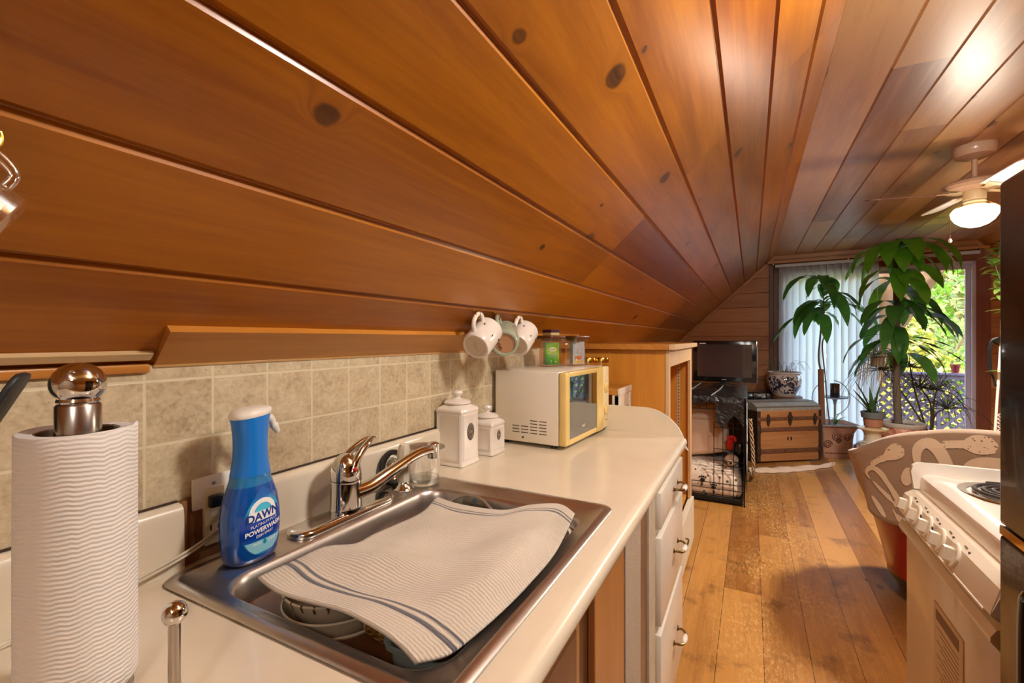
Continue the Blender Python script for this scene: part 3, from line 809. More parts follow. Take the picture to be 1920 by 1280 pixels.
def tray():
    # white plastic colander tray standing on edge along the far front corner
    mb = MB(); n = 8
    rr = lambda hx, hy, z: [(x, y, z) for x, y in rrect(hx, hy, .05, n)]
    mb.loft([rr(.075, .10, 0), rr(.082, .107, .004), rr(.098, .123, .150), rr(.103, .128, .152), rr(.103, .128, .155), rr(.096, .121, .1545), rr(.080, .105, .008), rr(.07, .095, .006)], caps=False)
    mb.bm.faces.new(mb.bm.verts[:4*(n+1)][::-1])
    o = mb.build('dish_tub', M['white'], loc=(-.436, .835, ZB-.004)); tag(o, 'white plastic dish tub under the far end of the towel', 'tub')
tray()
def redthing():
    o = MB().box(-.008, .008, -.085, .085, 0, .012, .004).box(-.006, .006, -.07, .07, -.13, .002, .003).build('cutting_board', pm('red_plastic', '#d01812', .35, coat=.3), smooth=30, loc=(-.3265, .70, ZT-.012), rot=(0, R(-3), 0))
    tag(o, 'bright red plastic board edge between the towel and the front of the sink', 'cutting board')
redthing()
def panhandle():
    t = thing('saucepan_lid', 'glass lid with a dark grey handle at the far end of the sink', 'lid', (-.60, .9325, ZT-.062))
    Mx = Matrix.Rotation(R(86), 3, 'X')
    MB().lathe([(0, .012), (.03, .011), (.06, .006), (.078, 0), (.078, -.003), (.06, .003), (0, .009)], (0, 0, 0), 40, False, Mx).build('glass_disc', glassmat('lid_glass', '#e6e6e0', .06), t)
    MB().lathe([(.076, -.003), (.080, -.003), (.0805, .001), (.077, .0025)], (0, 0, 0), 40, False, Mx).build('steel_rim', M['steel'], t)
    MB().box(-.028, .036, -.036, -.020, .022, .044, .006).box(-.020, -.012, -.03, -.004, .028, .038).box(.020, .028, -.03, -.004, .028, .038).build('handle', pm('dark_grey_plastic', '#3a3734', .4), t, smooth=40)
panhandle()

# ---- paper towel holder
def papertowel():
    cx, cy = -.650, .2250
    t = thing('paper_towel_holder', 'brushed nickel paper towel holder with round ball on top', 'paper towel holder', (cx, cy, ZT))
    MB().lathe([(0, 0), (.046, 0), (.047, .004), (.044, .011), (.02, .014), (0, .014)], (0, 0, 0), 48, False).build('base', M['nickel'], t)
    MB().lathe([(.0115, .012), (.0115, .27), (.0195, .271), (.0195, .322), (.018, .324), (0, .324)], (0, 0, 0), 36, False).build('post', M['nickel'], t)
    MB().lathe([(0, .3225), (.0165, .323), (.0188, .327)]+[(.0240*math.sin(R(a))*1.0, .3455-.0232*math.cos(R(a))) for a in range(48, 181, 11)], (0, 0, 0), 40, False).build('ball', M['chrome'], t)
    # side arm: rod on the base rim with its own ball, on the side toward the sink
    ax, ay = .126, .032
    a = MB(); a.tube(spline([(.05, .012, .006), (.10, .026, .007), (ax, ay, .012), (ax, ay, .05), (ax, ay, .104)], 6), .0055, 14)
    ao = a.build('arm', M['nickel'], t)
    MB().sphere((ax, ay, .1135), .0118, (1, 1, 1.0), 24, 14).build('arm_ball', M['chrome'], ao)
    # the roll: embossed sheets round a card tube, loose sheet edge at the far right
    tt = NT('embossed_paper'); x, y, z = tt.sep(tt.coord())
    an = tt.math('ARCTAN2', y, x)
    zz = tt.math('ADD', z, tt.math('MULTIPLY', tt.noise(tt.comb(tt.math('MULTIPLY', an, 2.0), tt.math('MULTIPLY', z, 6.0), 0.0), 1.0, 2), .012))
    ridge = tt.math('SINE', tt.math('MULTIPLY', zz, 1340.0)); dots = tt.math('SINE', tt.math('MULTIPLY', an, 110.0))
    tt.P(col=lin('#e8e2db'), rough=.9, spec=.15, sheen=.1)
    tt.bump(tt.math('ADD', ridge, tt.math('MULTIPLY', tt.math('MULTIPLY', dots, ridge), .07)), .45, .0012)
    roll = thing('paper_towel_roll', 'white embossed paper towel roll on the nickel holder', 'paper towel', (cx, cy, ZT+.016))
    mb = MB(); seg = 120; rings = []
    zs = [0.0, .002]+[.02+.24*k/26 for k in range(27)]+[.2785, .2805]
    for i, z_ in enumerate(zs):
        rings.append([])
        for k in range(seg):
            an_ = 2*PI*k/seg
            r_ = .0490+.0006*math.sin(3*an_+z_*8)+(.0022*max(0, 1-abs(((an_-R(62)+PI) % (2*PI))-PI)/R(14)))
            if i in (0, len(zs)-1): r_ -= .0015
            zt = z_+(.0045*max(0, 1-abs(((an_-R(62)+PI) % (2*PI))-PI)/R(10)) if i >= len(zs)-2 else 0)+(.0012*math.sin(an_*2+1) if i >= len(zs)-2 else 0)
            rings[-1].append((r_*math.cos(an_), r_*math.sin(an_), zt))
    inner = [[(.0350*math.cos(2*PI*k/seg), .0350*math.sin(2*PI*k/seg), z_) for k in range(seg)] for z_ in (.279, 0.0)]
    mb.loft(rings+inner, caps=False, closed=True)
    mb.build('paper', tt.m, roll, smooth=45)
    MB().lathe([(.0350, .001), (.0350, .278), (.0335, .278), (.0335, .001)], (0, 0, 0), 40, False).build('card_tube', pm('grey_card', '#a08f7c', .8), roll)
    # torn sheet corner
papertowel()

# ---- wall outlet let into the backsplash
def outlet():
    t = thing('wall_outlet', 'off-white double wall outlet in a rough brown wooden cut-out behind the blue bottle', 'outlet', (-.8795, .492, .97))
    P_ = lambda *b, bev=.002: MB().box(*b, bev)
    P_(-.004, .002, -.0555, .062, -.0645, .048).build('cut_out_board', wood('raw_brown_board', '#8a5c34', '#5f3c1f', rough=.7, ax='Z', bumps=.2).m, t, smooth=20)
    f = MB(); f.box(.002, .013, -.0555, -.046, -.0645, .048, .002).box(.002, .013, .052, .062, -.0645, .048, .002).box(.002, .010, -.046, .052, -.0645, -.050, .002); f.build('cut_out_frame', wood('raw_brown_edge', '#96683c', '#6c4724', rough=.7, ax='Z', bumps=.2).m, t, smooth=20)
    pl = P_(.002, .0085, -.036, .036, .024, .081, bev=.003).build('cover_plate', M['white'], t, smooth=30)
    s_ = MB().lathe([(0, .0105), (.003, .0102), (.0034, .0085)], (0, 0, 0), 14, False, Matrix.Rotation(R(90), 3, 'Y')); s_.build('screw', M['steel'], pl, loc=(0, 0, .066))
    rc = P_(.002, .0115, -.0175, .0175, -.044, .058, bev=.0025).build('receptacle', M['almond'], t, smooth=30)
    for zc in (-.014, .036):
        d = MB(); d.box(.0112, .0119, -.008, -.0055, zc-.004, zc+.005).box(.0112, .0119, .0055, .008, zc-.004, zc+.004); d.cyl((.0112, 0, zc-.012), (.0119, 0, zc-.012), .003, seg=12)
        d.build('socket_slots', M['black'], rc, smooth=0)
    P_(.0112, .0125, -.007, .007, .006, .016, bev=.0008).build('reset_button', M['white'], rc, smooth=20)
    # the black plug and its twin flex
    p = thing('power_plug', 'black plug with a pale twin cord in the wall outlet', 'plug', (-.868, .492, 1.006))
    m = MB(); m.box(0, .016, -.014, .012, -.011, .011, .004)
    for k in range(4): m.cyl((.008, .012+.0045*k, -.001*k), (.008, .0155+.0045*k, -.001*k), .0085-.0012*k, seg=12)
    m.build('plug_body', M['black'], p, smooth=30)
    c = MB()
    for s in (0, 1):
        dz = -.006*s
        c.tube(spline([(.009, .028, -.005+dz*.5), (.020, .032, -.022+dz), (.022, .0, -.045+dz), (.025, -.08, -.070+dz), (.028, -.20, -.085+dz*.8), (.030, -.34, -.0965+dz*.3), (.034, -.60, -.0975+dz*.2)], 8), .0022, 8)
    c.build('cord', pm('pale_cord', '#d6cbb5', .5), p)
outlet()

# ---- blue spray bottle
def bottle():
    cx, cy = -.790, .509
    t = thing('dish_spray_bottle', 'blue dish spray bottle with white cap on the corner of the sink', 'spray bottle', (cx, cy, ZT+.0055), R(4))
    def ring(z, a, b, e=2.4, dx=0, dy=0, sl=0.0, n=48):
        out = []
        for k in range(n):
            th = 2*PI*k/n; c, s_ = math.cos(th), math.sin(th)
            x = b*math.copysign(abs(c)**(2/e), c); y = a*math.copysign(abs(s_)**(2/e), s_)
            out.append((x+dx, y+dy, z+sl*y))
        return out
    prof = [(0, .038, .026), (.002, .042, .029), (.010, .046, .031), (.03, .0495, .0325), (.06, .0515, .033), (.085, .0505, .0325), (.11, .0455, .031), (.128, .039, .0285), (.142, .034, .0265), (.150, .0325, .0262)]
    tb = NT('blue_clear_plastic')
    x, y, z = tb.sep(tb.coord())
    lq = tb.step(z, .132, .134)
    tb.P(col=tb.mix(lq, lin('#0e62c8'), lin('#2f90d8')), rough=.07, coat=.8, spec=.6, trans=.35, ior=1.35)
    body = MB().loft([ring(z_, a, b) for z_, a, b in prof]).build('bottle_body', tb.m, t, smooth=60)
    sh = [(.150, .0335, .0272), (.160, .0315, .0262), (.18, .0285, .025), (.20, .0275, .0245), (.22, .0285, .0245), (.24, .0315, .0248), (.252, .0345, .025)]
    MB().loft([ring(z_, a, b, 2.2, sl=(.10 if i == 6 else .06 if i == 5 else 0)) for i, (z_, a, b) in enumerate(sh)]).build('spray_shroud', pm('blue_plastic', '#1478d6', .28, coat=.3), t, smooth=60)
    cp = MB(); cp.loft([ring(.2525, .0352, .0256, 2.2, sl=.10), ring(.256, .0366, .0262, 2.2, sl=.12), ring(.260, .0362, .0258, 2.2, sl=.12), ring(.2645, .031, .0225, 2.2, sl=.08), ring(.2675, .018, .013, 2.2, sl=.03)])
    cp.build('cap', M['white'], t, smooth=60)
    tg = MB(); tg.tube(spline([(0, .029, .247), (0, .040, .240), (0, .047, .228), (0, .056, .213)], 6), [.007+.001*math.sin(i*.4) if i < 12 else .0085-.0006*(i-11) for i in range(19)], 12)
    tg.build('trigger', M['white'], t, smooth=60)
    # label: a leaf-shaped panel wrapped on the +x face
    def surf(u, v, off):
        # body half-sizes at height v
        a = b = 0
        for (z0, a0, b0), (z1, a1, b1) in zip(prof, prof[1:]):
            if z0 <= v <= z1:
                f = (v-z0)/(z1-z0); a = a0+(a1-a0)*f; b = b0+(b1-b0)*f; break
        else: a, b = prof[-1][1:]
        k = max(0.0, 1-abs(u/a)**2.4)
        return (b*k**(1/2.4)+off, u, v)
    def patch(name, outline, mat, off, parent=body, n=14):
        # outline: rows (v, u_left, u_right)
        mb = MB(); mb.grid([[surf(ul+(ur-ul)*k/n, v, off) for k in range(n+1)] for v, ul, ur in outline])
        return mb.build(name, mat, parent, smooth=180)
    def halfw(v):   # leaf outline: round below, pointed above
        f = (v-.012)/.118
        return .0405*max(0, math.sin(PI*min(1, f**.72)))**.72 if f < 1 else 0
    rows = [(.013+.116*k/24, -halfw(.013+.116*k/24)+.002, halfw(.013+.116*k/24)+.002) for k in range(25)]
    tl = NT('label_blue'); x, y, z = tl.sep(tl.coord())
    tl.P(col=tl.ramp(tl.step(z, .02, .13), [(.0, lin('#2a86c8')), (.25, lin('#0c3aa0')), (.55, lin('#0d46b4')), (.7, lin('#2fb0dc')), (.85, lin('#1767bd')), (1, lin('#0f5cb8'))]), rough=.15, coat=.5)
    lab = patch('label', rows, tl.m, .0006)
    lb = pm('label_light_blue', '#8fd0e6', .25); wh = pm('label_white', '#f2f6fa', .25); nv = pm('label_navy', '#123a86', .25)
    rl = [(.017+.022*k/8, -halfw(.017+.022*k/8)*.92+.002, halfw(.017+.022*k/8)*.92+.002) for k in range(9)]
    patch('label_band', rl, lb, .0010, lab)
    # white sunrise arch with blue sun behind the name
    arch = MB(); n = 20
    arch.grid([[surf(r_*math.cos(PI*k/n)*1.02, .0855+r_*math.sin(PI*k/n)*1.0, .0012) for k in range(n+1)] for r_ in (.017, .0205, .025)])
    arch.build('arch', wh, lab, smooth=180)
    sun_ = MB(); sun_.grid([[surf(r_*math.cos(PI*k/n), .0855+r_*math.sin(PI*k/n), .0011) for k in range(n+1)] for r_ in (.0005, .008, .016)]); sun_.build('sun', pm('label_sun', '#49c4e8', .25), lab, smooth=180)
    def pad(u0, u1, v0, v1, mat, name, off=.0013):
        patch(name, [(v0+(v1-v0)*k/3, u0, u1) for k in range(4)], mat, off, lab)
    pad(-.026, .026, .0735, .0895, wh, 'name_plate')
    T = lambda body_, sz, u0, v0, mat, bold=0.0, off=.0017: text_obj('lettering', body_, sz, mat, lab, lambda u, v: surf(u+u0, v+v0+.11*u, off), bold)
    T('DAWN', .0190, 0, .0815, nv, .0006)
    T('PLATINUM PLUS', .0072, .002, .0675, wh)
    T('POWERWASH', .0108, .002, .0575, wh, .0004)
    T('DISH SPRAY', .0062, .002, .0485, wh, .0001)
    T('FRESH', .0055, -.012, .0345, wh, .0001); T('SCENT', .0055, .016, .0345, wh, .0001)
    drop = MB(); drop.grid([[surf(.002+w_*s_, v_, .0014) for s_ in (-1, 0, 1)] for v_, w_ in ((.030, .001), (.032, .003), (.035, .0032), (.038, .0015), (.0405, .0002))]); drop.build('drop_mark', pm('drop_teal', '#1b8fb0', .3), lab)
bottle()

# ---- canisters
def canister(x, y, w, h, label):
    t = thing('ceramic_canister', label, 'canister', (x, y, ZT), 0, 'white ceramic canisters')
    r = lambda hw, z, rr=.008: [(a, b, z) for a, b in rrect(hw, hw, rr, 4)]
    hw = w/2; mb = MB()
    mb.loft([r(hw-.003, 0), r(hw, .002), r(hw, .010), r(hw-.002, .013), r(hw-.002, h-.014), r(hw, h-.011), r(hw, h-.006, .010), r(hw-.004, h, .012), r(hw*.86, h+.005, hw*.55), r(hw*.68, h+.011, hw*.6)])
    for (ux, uy) in ((0, -1), (1, 0), (-1, 0), (0, 1)):      # raised double frame on each face
        for ins, tk in ((.010, .0016), (.0155, .001)):
            a = hw-ins; z0, z1 = .013+ins*.6, h-.014-ins*.6; d = hw-.002
            def seg(p, q): mb.tube([Vector(p), Vector(q)], tk, 6)
            if uy: c = lambda s_, z_: (s_*a, uy*d, z_)
            else: c = lambda s_, z_: (ux*d, s_*a, z_)
            seg(c(-1, z0), c(1, z0)); seg(c(-1, z1), c(1, z1)); seg(c(-1, z0), c(-1, z1)); seg(c(1, z0), c(1, z1))
    body = mb.build('body', M['ceramic'], t, smooth=40)
    l = MB(); z0 = h+.009
    l.lathe([(0, z0), (hw*.70, z0), (hw*.84, z0+.003), (hw*.84, z0+.007), (hw*.70, z0+.013), (hw*.36, z0+.017), (hw*.17, z0+.020), (hw*.16, z0+.024), (hw*.30, z0+.030), (hw*.34, z0+.036), (hw*.28, z0+.042), (0, z0+.045)], (0, 0, 0), 40, False)
    l.build('lid', M['ceramic'], t)
    # oval dark medallion on the face toward the room
    mz = h*.58; ms = h*.135
    Mx = Matrix.Rotation(R(90), 3, 'Y') @ Matrix.Diagonal(Vector((1.12, .80, 1))).to_3x3()
    md = MB(); md.lathe([(0, .0016), (ms*.95, .0016), (ms, .0008), (ms, -.001)], (hw-.0016, 0, mz), 32, False, Mx)
    m_ = md.build('medallion', pm('dark_pewter', '#5b524a', .45, .3), body)
    rg = MB()
    for rr in (.88, .60): rg.tube([Vector((hw+.0002, 0, mz))+Mx @ Vector((rr*ms*math.cos(2*PI*k/32), rr*ms*math.sin(2*PI*k/32), 0)) for k in range(32)], .0005, 5, closed=True)
    for k in range(5):
        rg.box(hw-.0002, hw+.0006, -ms*.34+k*ms*.15, -ms*.26+k*ms*.15, mz-ms*.2, mz+ms*.2)
    for k in range(26):
        a = 2*PI*k/26; p = Vector((hw+.0003, 0, mz))+Mx @ Vector((.74*ms*math.cos(a), .74*ms*math.sin(a), 0)); rg.sphere(p, .0009, seg=6, rings=4)
    rg.build('medallion_relief', pm('light_pewter', '#a89c90', .4, .3), m_, smooth=30)
canister(-.828, 1.214, .103, .178, 'tall white ceramic canister with lid and dark oval medallion')
canister(-.811, 1.371, .095, .112, 'short white ceramic canister between the tall canister and the microwave')

# ---- microwave
def microwave():
    W, D, H = .452, .295, .262
    t = thing('microwave_oven', 'cream microwave oven with yellowed door frame and dark glass door', 'microwave', (-.705, 1.738, ZT), R(-3.2))
    z0 = .014
    hx, hy = D/2, W/2
    x1 = hx-.030
    b = MB(); b.box(-hx, x1, -hy, hy, z0, z0+H, .005)
    body = b.build('body', pm('cream_enamel_case', '#e6ddcd', .35, coat=.25), t, smooth=25)
    for sx in (-hx+.03, hx-.06):
        for sy in (-hy+.03, hy-.03): MB().cyl((sx, sy, 0), (sx, sy, z0+.001), .012, seg=16).build('foot', M['black'], t)
    v = MB()
    for gx, rows in ((-.071, (0, 1, 2)), (-.0336, (0, 1, 2)), (.0035, (0, 1, 2, 3, 4)), (.0407, (0, 1, 2, 3, 4))):
        for k in rows: v.box(gx, gx+.030, -hy-.0005, -hy+.001, z0+.034+k*.0113, z0+.0375+k*.0113, .0008)
    v.build('vent_slots', pm('dark_slot', '#4a4036', .7), body, smooth=0)
    MB().cyl((-.026, -hy-.0012, z0+.018), (-.026, -hy+.001, z0+.018), .0042, seg=14).build('case_screw', pm('screw_brown', '#5a4a38', .4, .5), body)
    yel = pm('yellowed_plastic', '#e2c67c', .38, var=.06, vscale=14, coat=.15)
    # door frame on the near part of the front, control panel on the far part
    yc = hy-.118
    d = MB(); d.box(x1+.001, hx, -hy-.001, -hy+.036, z0+.001, z0+H-.001, .006).box(x1+.001, hx, -hy+.030, yc-.03, z0+.001, z0+.022, .004).box(x1+.001, hx, -hy+.030, yc-.03, z0+H-.020, z0+H-.001, .004)
    door = d.build('door', yel, t, smooth=30)
    MB().box(x1+.004, hx-.0015, -hy+.034, yc-.012, z0+.018, z0+H-.016, .001).build('door_glass', pm('dark_door_glass', '#a3aeba', .03, 1.0), door, smooth=20)
    mk_ = MB()
    for k, h_ in enumerate((.008, .006, .006, .009)): mk_.box(hx-.0018, hx-.0010, -hy+.150+k*.0075, -hy+.1555+k*.0075, z0+.048, z0+.048+h_, .0003)
    mk_.build('maker_mark', pm('grey_print', '#c8c4bc', .4), door, smooth=0)
    c = MB(); n = 10                       # scooped handle panel
    rows = []
    for i in range(15):
        zz = z0+.001+(H-.002)*i/14; s_ = math.sin(PI*min(1, max(0, (i-3)/8)))**1.0 if 3 <= i <= 11 else 0
        rows.append([(x1+.001, yc-.028, zz), (hx, yc-.028, zz), (hx, yc-.012, zz), (hx-.019*s_, yc-.002, zz), (hx-.021*s_, yc+.022, zz), (hx, yc+.044, zz), (x1+.001, yc+.044, zz)])
    c.loft(rows); c.build('handle', yel, door, smooth=50)
    p = MB(); p.box(x1+.001, hx, yc+.0445, hy+.001, z0+.001, z0+H-.001, .006); pn = p.build('control_panel', pm('control_panel_cream', '#e5d5a9', .35, var=.05), t, smooth=30)
    for zz in (z0+.172, z0+.078):
        Mx = Matrix.Rotation(R(90), 3, 'Y')
        k = MB(); k.lathe([(0, .006), (.017, .0055), (.0205, .004), (.022, .001), (0, 0)], (hx, yc+.078, zz), 32, False, Mx); k.box(hx+.004, hx+.0085, yc+.0755, yc+.0805, zz-.017, zz+.017, .0015); k.build('dial_knob', yel, pn, smooth=40)
        r_ = MB()
        for q in range(11):
            a = R(-140+28*q); r_.cyl((hx-.0005, yc+.078+.027*math.sin(a), zz+.027*math.cos(a)), (hx+.0006, yc+.078+.027*math.sin(a), zz+.027*math.cos(a)), .0012, seg=8)
        r_.build('dial_marks', pm('dial_print', '#8a7446', .5), pn, smooth=0)
    MB().box(hx-.0003, hx+.0008, yc+.075, yc+.09, z0+.034, z0+.037).build('panel_mark', M['black'], pn, smooth=0)
microwave()

# ---- tea jars on the microwave
ZM = ZT+.014+.262
M['lidwood'] = wood('dark_wood_lid', '#6e3d20', '#4a2612', rough=.35, coat=.3, ax='X', knots=0).m
def teajar(x, y, rz, label, kind):
    t = thing('tea_jar', label, 'jar', (x, y, ZM), rz, 'flared glass tea jars')
    n = 6; r = lambda h, z: [(a, b, z) for a, b in rrect(h, h, .014, n)]
    MB().loft([r(.036, .0), r(.041, .004), r(.0385, .02), (r(.034, .055)), r(.036, .085), r(.042, .112), r(.0435, .118), r(.041, .118), r(.034, .085), r(.0325, .055), r(.037, .02), r(.036, .008)], caps=False).build('glass_body', M['glass'], t, smooth=60)
    MB().loft([r(.033, .108), r(.035, .115), r(.046, .117), r(.0475, .121), r(.0475, .127), r(.046, .130)]).build('lid', M['lidwood'], t, smooth=40)
    return t
def packet(base, name, label, cat, mats, w, h, th, loc, rot, draw):
    t = thing(name, label, cat, loc); t.rotation_euler = rot
    mb = MB(); mb.box(-th/2, th/2, -w/2, w/2, 0, h, .0015); o = mb.build('packet', mats, t, smooth=20); draw(o, th/2+.0004); return t
j1 = teajar(-.742, 1.778, R(-22), 'flared glass jar of green tea packets with dark wooden lid on the microwave', 'green')
j2 = teajar(-.668, 1.872, R(-18), 'flared glass jar with silver tea packets, farther back on the microwave', 'silver')
gr = NT('green_packet'); x_, y_, z_ = gr.sep(gr.coord()); gr.P(col=gr.ramp(gr.step(gr.math('ADD', z_, gr.math('MULTIPLY', y_, .4)), .0, .08), [(0, lin('#1f7a1c')), (.35, lin('#4fae2a')), (.6, lin('#9bd04a')), (1, lin('#6fb52c'))]), rough=.35)
cream_ = pm('packet_cream', '#e8dfae', .4); dkg = pm('packet_dark_print', '#2d4a1e', .5); pw = pm('packet_white', '#e8ede6', .4)
def oval(o, x, y, z, a, b, mat, name='oval'):
    mb = MB(); mb.poly([(x, y+a*math.cos(2*PI*k/24), z+b*math.sin(2*PI*k/24)) for k in range(24)]); return mb.build(name, mat, o, smooth=0)
def dr_green(o, x):
    oval(o, x, .002, .064, .017, .0095, cream_); text_obj('lettering', 'TWININGS', .0058, dkg, o, lambda u, v: (x+.0004, .002+u, .064+v))
    text_obj('lettering', 'GREEN TEA', .0085, cream_, o, lambda u, v: (x+.0002, .0+u, .0475+v)); text_obj('lettering', 'JASMINE', .0052, pw, o, lambda u, v: (x+.0006, .006+u, .037+v))
    MB().box(x-.0006, x+.0002, -.010, .021, .034, .040).build('grey_band', pm('packet_grey', '#8a9a8a', .4), o, smooth=0)
    mb = MB()
    for k in range(6): a = k*PI/3; mb.poly([(x+.0001, .014+.001*math.cos(a+q)+.005*math.cos(a)*(q == 0), .014+.001*math.sin(a+q)+.005*math.sin(a)*(q == 0)) for q in (-1.2, 0, 1.2)])
    mb.build('flower_print', pw, o, smooth=0)
d1 = Vector((.64, -.77, 0))
for k in range(6):
    a = R(-52); off_ = .021-.0078*k
    packet(None, 'tea_packet', ['green tea packet facing out in the front glass jar', 'green tea packet second from the front of its jar'][min(k, 1)] if k < 2 else 'green tea packet standing behind others in the front jar', 'tea packet', gr.m, .056, .092, .0045,
           (-.742+math.cos(a)*off_, 1.778+math.sin(a)*off_, ZM+.009), (0, 0, a), dr_green if k == 0 else (lambda o, x: None))['group'] = 'green tea packets in the jar'
sv = pm('silver_packet', '#c9cdd0', .3, .1, var=.08, vscale=60); og = pm('packet_orange', '#d9793a', .4); yw = pm('packet_yellow', '#e5b85a', .4); dk = pm('packet_black_print', '#33363a', .5)
def dr_silver(o, x):
    mb = MB(); mb.poly([(x, -.016+.0, .020), (x, .011, .020), (x, .015, .036), (x, -.018, .034)]); mb.build('cup_print', og, o, smooth=0)
    MB().box(x-.0006, x, -.021, .021, .004, .016).build('yellow_band', yw, o, smooth=0)
    mb = MB(); rnd = random.Random(4)
    for k in range(16):
        y0, z0 = rnd.uniform(-.012, .018), rnd.uniform(.042, .068); mb.tube([(x, y0, z0), (x, y0+rnd.uniform(-.006, .006), z0+rnd.uniform(-.002, .006))], .0005, 4)
    mb.build('leaf_print', dk, o, smooth=0)
for k in range(4):
    a = R(-48); off_ = .019-.0085*k; lat = .006
    packet(None, 'tea_packet', 'silver tea packet with orange cup print in the rear jar' if k == 0 else 'silver tea packet edge behind the cup print packet', 'tea packet', sv, .054, .096, .005,
           (-.668+math.cos(a)*off_-math.sin(a)*lat, 1.872+math.sin(a)*off_+math.cos(a)*lat, ZM+.009), (0, 0, a), dr_silver if k == 0 else (lambda o, x: None))['group'] = 'silver tea packets in the jar'
tj = thing('small_tin', 'small dark purple lidded tin on top of the front tea jar', 'tin', (-.742, 1.778, ZM+.1302), R(-22))
MB().box(-.025, .025, -.025, .025, 0, .014, .002).build('tin_body', pm('tin_label_cream', '#cdb878', .4), tj, smooth=20)
MB().box(-.0265, .0265, -.0265, .0265, .012, .025, .003).build('lid', pm('purple_lid', '#3a1830', .35, coat=.3), tj, smooth=20)
for i, (x, y) in enumerate(((-.665, 2.035), (-.615, 2.075))):
    t = thing('storage_jar', 'small glass jar with brass lid on the step shelf, ' + ('nearer the microwave' if i == 0 else 'nearer the bookcase'), 'jar', (x, y, 1.0785), 0, 'brass lidded jars')
    MB().lathe([(0, 0), (.034, 0), (.037, .004), (.037, .095), (.032, .108), (.032, .112)], (0, 0, 0), 28, False).build('glass_body', M['glass'], t)
    MB().lathe([(0, .132), (.0345, .132), (.036, .129), (.036, .110), (.0335, .110)], (0, 0, 0), 28, False).build('lid', M['gold'], t)
    MB().lathe([(0, .003), (.033, .003), (.033, .07), (0, .072)], (0, 0, 0), 24).build('contents', pm('preserve', '#7c3a16', .3, var=.2), t)

# ---- mugs on hooks screwed into the slope
def hook(x, y, i, drop=0.0):
    z = slope_z(x); t = thing('cup_hook', ['brass cup hook holding the nearest white mug', 'brass cup hook holding the green mug', 'brass cup hook holding the far white mug', 'brass cup hook holding the clear glass mug'][i], 'hook', (x, y, z), 0, 'brass cup hooks')
    n = Vector((nx, 0, nz)); p0 = n*-.004; p1 = n*.010
    pts = [p0, n*.004, p1]+[Vector((.004, .0, 0))+p1*1.0+Vector((0, .010-.010*math.cos(R(a)), -.014*math.sin(R(a))-.002)) for a in range(20, 211, 19)]
    MB().tube(spline(pts, 3), .0016, 8).build('hook_wire', M['gold'], t)
    MB().cyl(n*.0005, n*.0025, .0055, .0045, 14).build('collar', M['gold'], t)
    return t
def mug(name, label, loc, mat, matin, decal, rx, rz, tilt):
    """built upright with its handle toward +y; then hung by the handle"""
    t = thing(name, label, 'mug', loc, 0, 'mugs hanging from cup hooks'); t.scale = (SCM,)*3
    b = MB(); R_ = .041; H = .092
    b.lathe([(0, .004), (.030, .004), (.032, .0), (.037, .0), (.0405, .006), (.042, .02), (.0425, H-.004), (.0422, H), (.040, H), (.0388, H-.004), (.0385, .012), (.030, .008), (0, .008)], (0, 0, -.046), 48, False)
    body = b.build('mug_body', mat, t, smooth=50)
    h = MB(); h.tube(spline([(0, .039, .028), (0, .058, .029), (0, .070, .014), (0, .069, -.010), (0, .056, -.026), (0, .039, -.028)], 6), [.0062]*31, 12); h.build('handle', mat if matin is None else matin, t, smooth=60)
    decal(body)
    return t
SCM = 1.12
wm = pm('white_mug_glaze', '#ece3d8', .15, coat=.5); biscuit = pm('unglazed_foot', '#d8c7b0', .6); bee = pm('bee_print', '#4a3a26', .5); gm_ = None
tg_ = NT('sage_glaze'); x_, y_, z_ = tg_.sep(tg_.coord()); sp_ = tg_.step(tg_.noise(tg_.coord(), 140, 2, .5), .63, .68)
tg_.P(col=tg_.mix(tg_.math('MULTIPLY', sp_, tg_.step(z_, -.02, .02)), lin('#a3ac98'), lin('#39423c')), rough=.2, coat=.5)
ink = pm('brown_print', '#5a4632', .6)
def cyl_pt(a, z, r=.0432): return Vector((r*math.sin(a), -r*math.cos(a), z))
def bees(o):
    oval_ = MB(); oval_.lathe([(0, -.0425), (.0295, -.0425), (.0295, -.042)], (0, 0, 0), 32, False); oval_.build('foot', biscuit, o, smooth=0)
    m = MB(); rnd = random.Random(3)
    for a, z in ((2.2, .016), (2.75, -.012), (3.45, .010), (1.6, -.016), (1.2, .02), (.6, -.01), (0, .02), (-.6, -.012), (-1.2, .018), (-1.9, -.01)):
        for k in range(5):
            c = cyl_pt(a+rnd.uniform(-.07, .07), z+rnd.uniform(-.003, .003)); m.sphere(c, rnd.uniform(.001, .0019), seg=8, rings=5)
    m.build('bee_print', bee, o, smooth=50)
    s = MB(); s.tube(spline([(-.004, -.016, -.0428), (.001, -.010, -.0428), (-.004, -.004, -.0428), (.001, .002, -.0428), (-.004, .008, -.0428), (.001, .014, -.0428), (-.002, .018, -.0428)], 5), .0003, 5); s.tube([(.005, -.010, -.0428), (.005, .010, -.0428)], .0003, 4); s.build('foot_mark', ink, o)
def sage(o):
    oval_ = MB(); oval_.lathe([(0, -.0425), (.0295, -.0425), (.0295, -.042)], (0, 0, 0), 32, False); oval_.build('foot', pm('clay_foot', '#b98a62', .6), o, smooth=0)
    s = MB(); s.tube(spline([(.018, -.014, -.0428), (.012, -.008, -.0428), (.02, -.003, -.0428), (.012, .002, -.0428), (.02, .008, -.0428), (.013, .014, -.0428)], 5), .0007, 5)
    for k in range(9): s.tube([(.014+.001*(k % 2), -.014+.0035*k, -.0428), (.023, -.015+.0035*k, -.0428)], .0006, 4)
    s.build('foot_mark', pm('black_stamp', '#2c2620', .6), o)
HK = [(-.752, 1.19), (-.752, 1.318), (-.752, 1.468)]
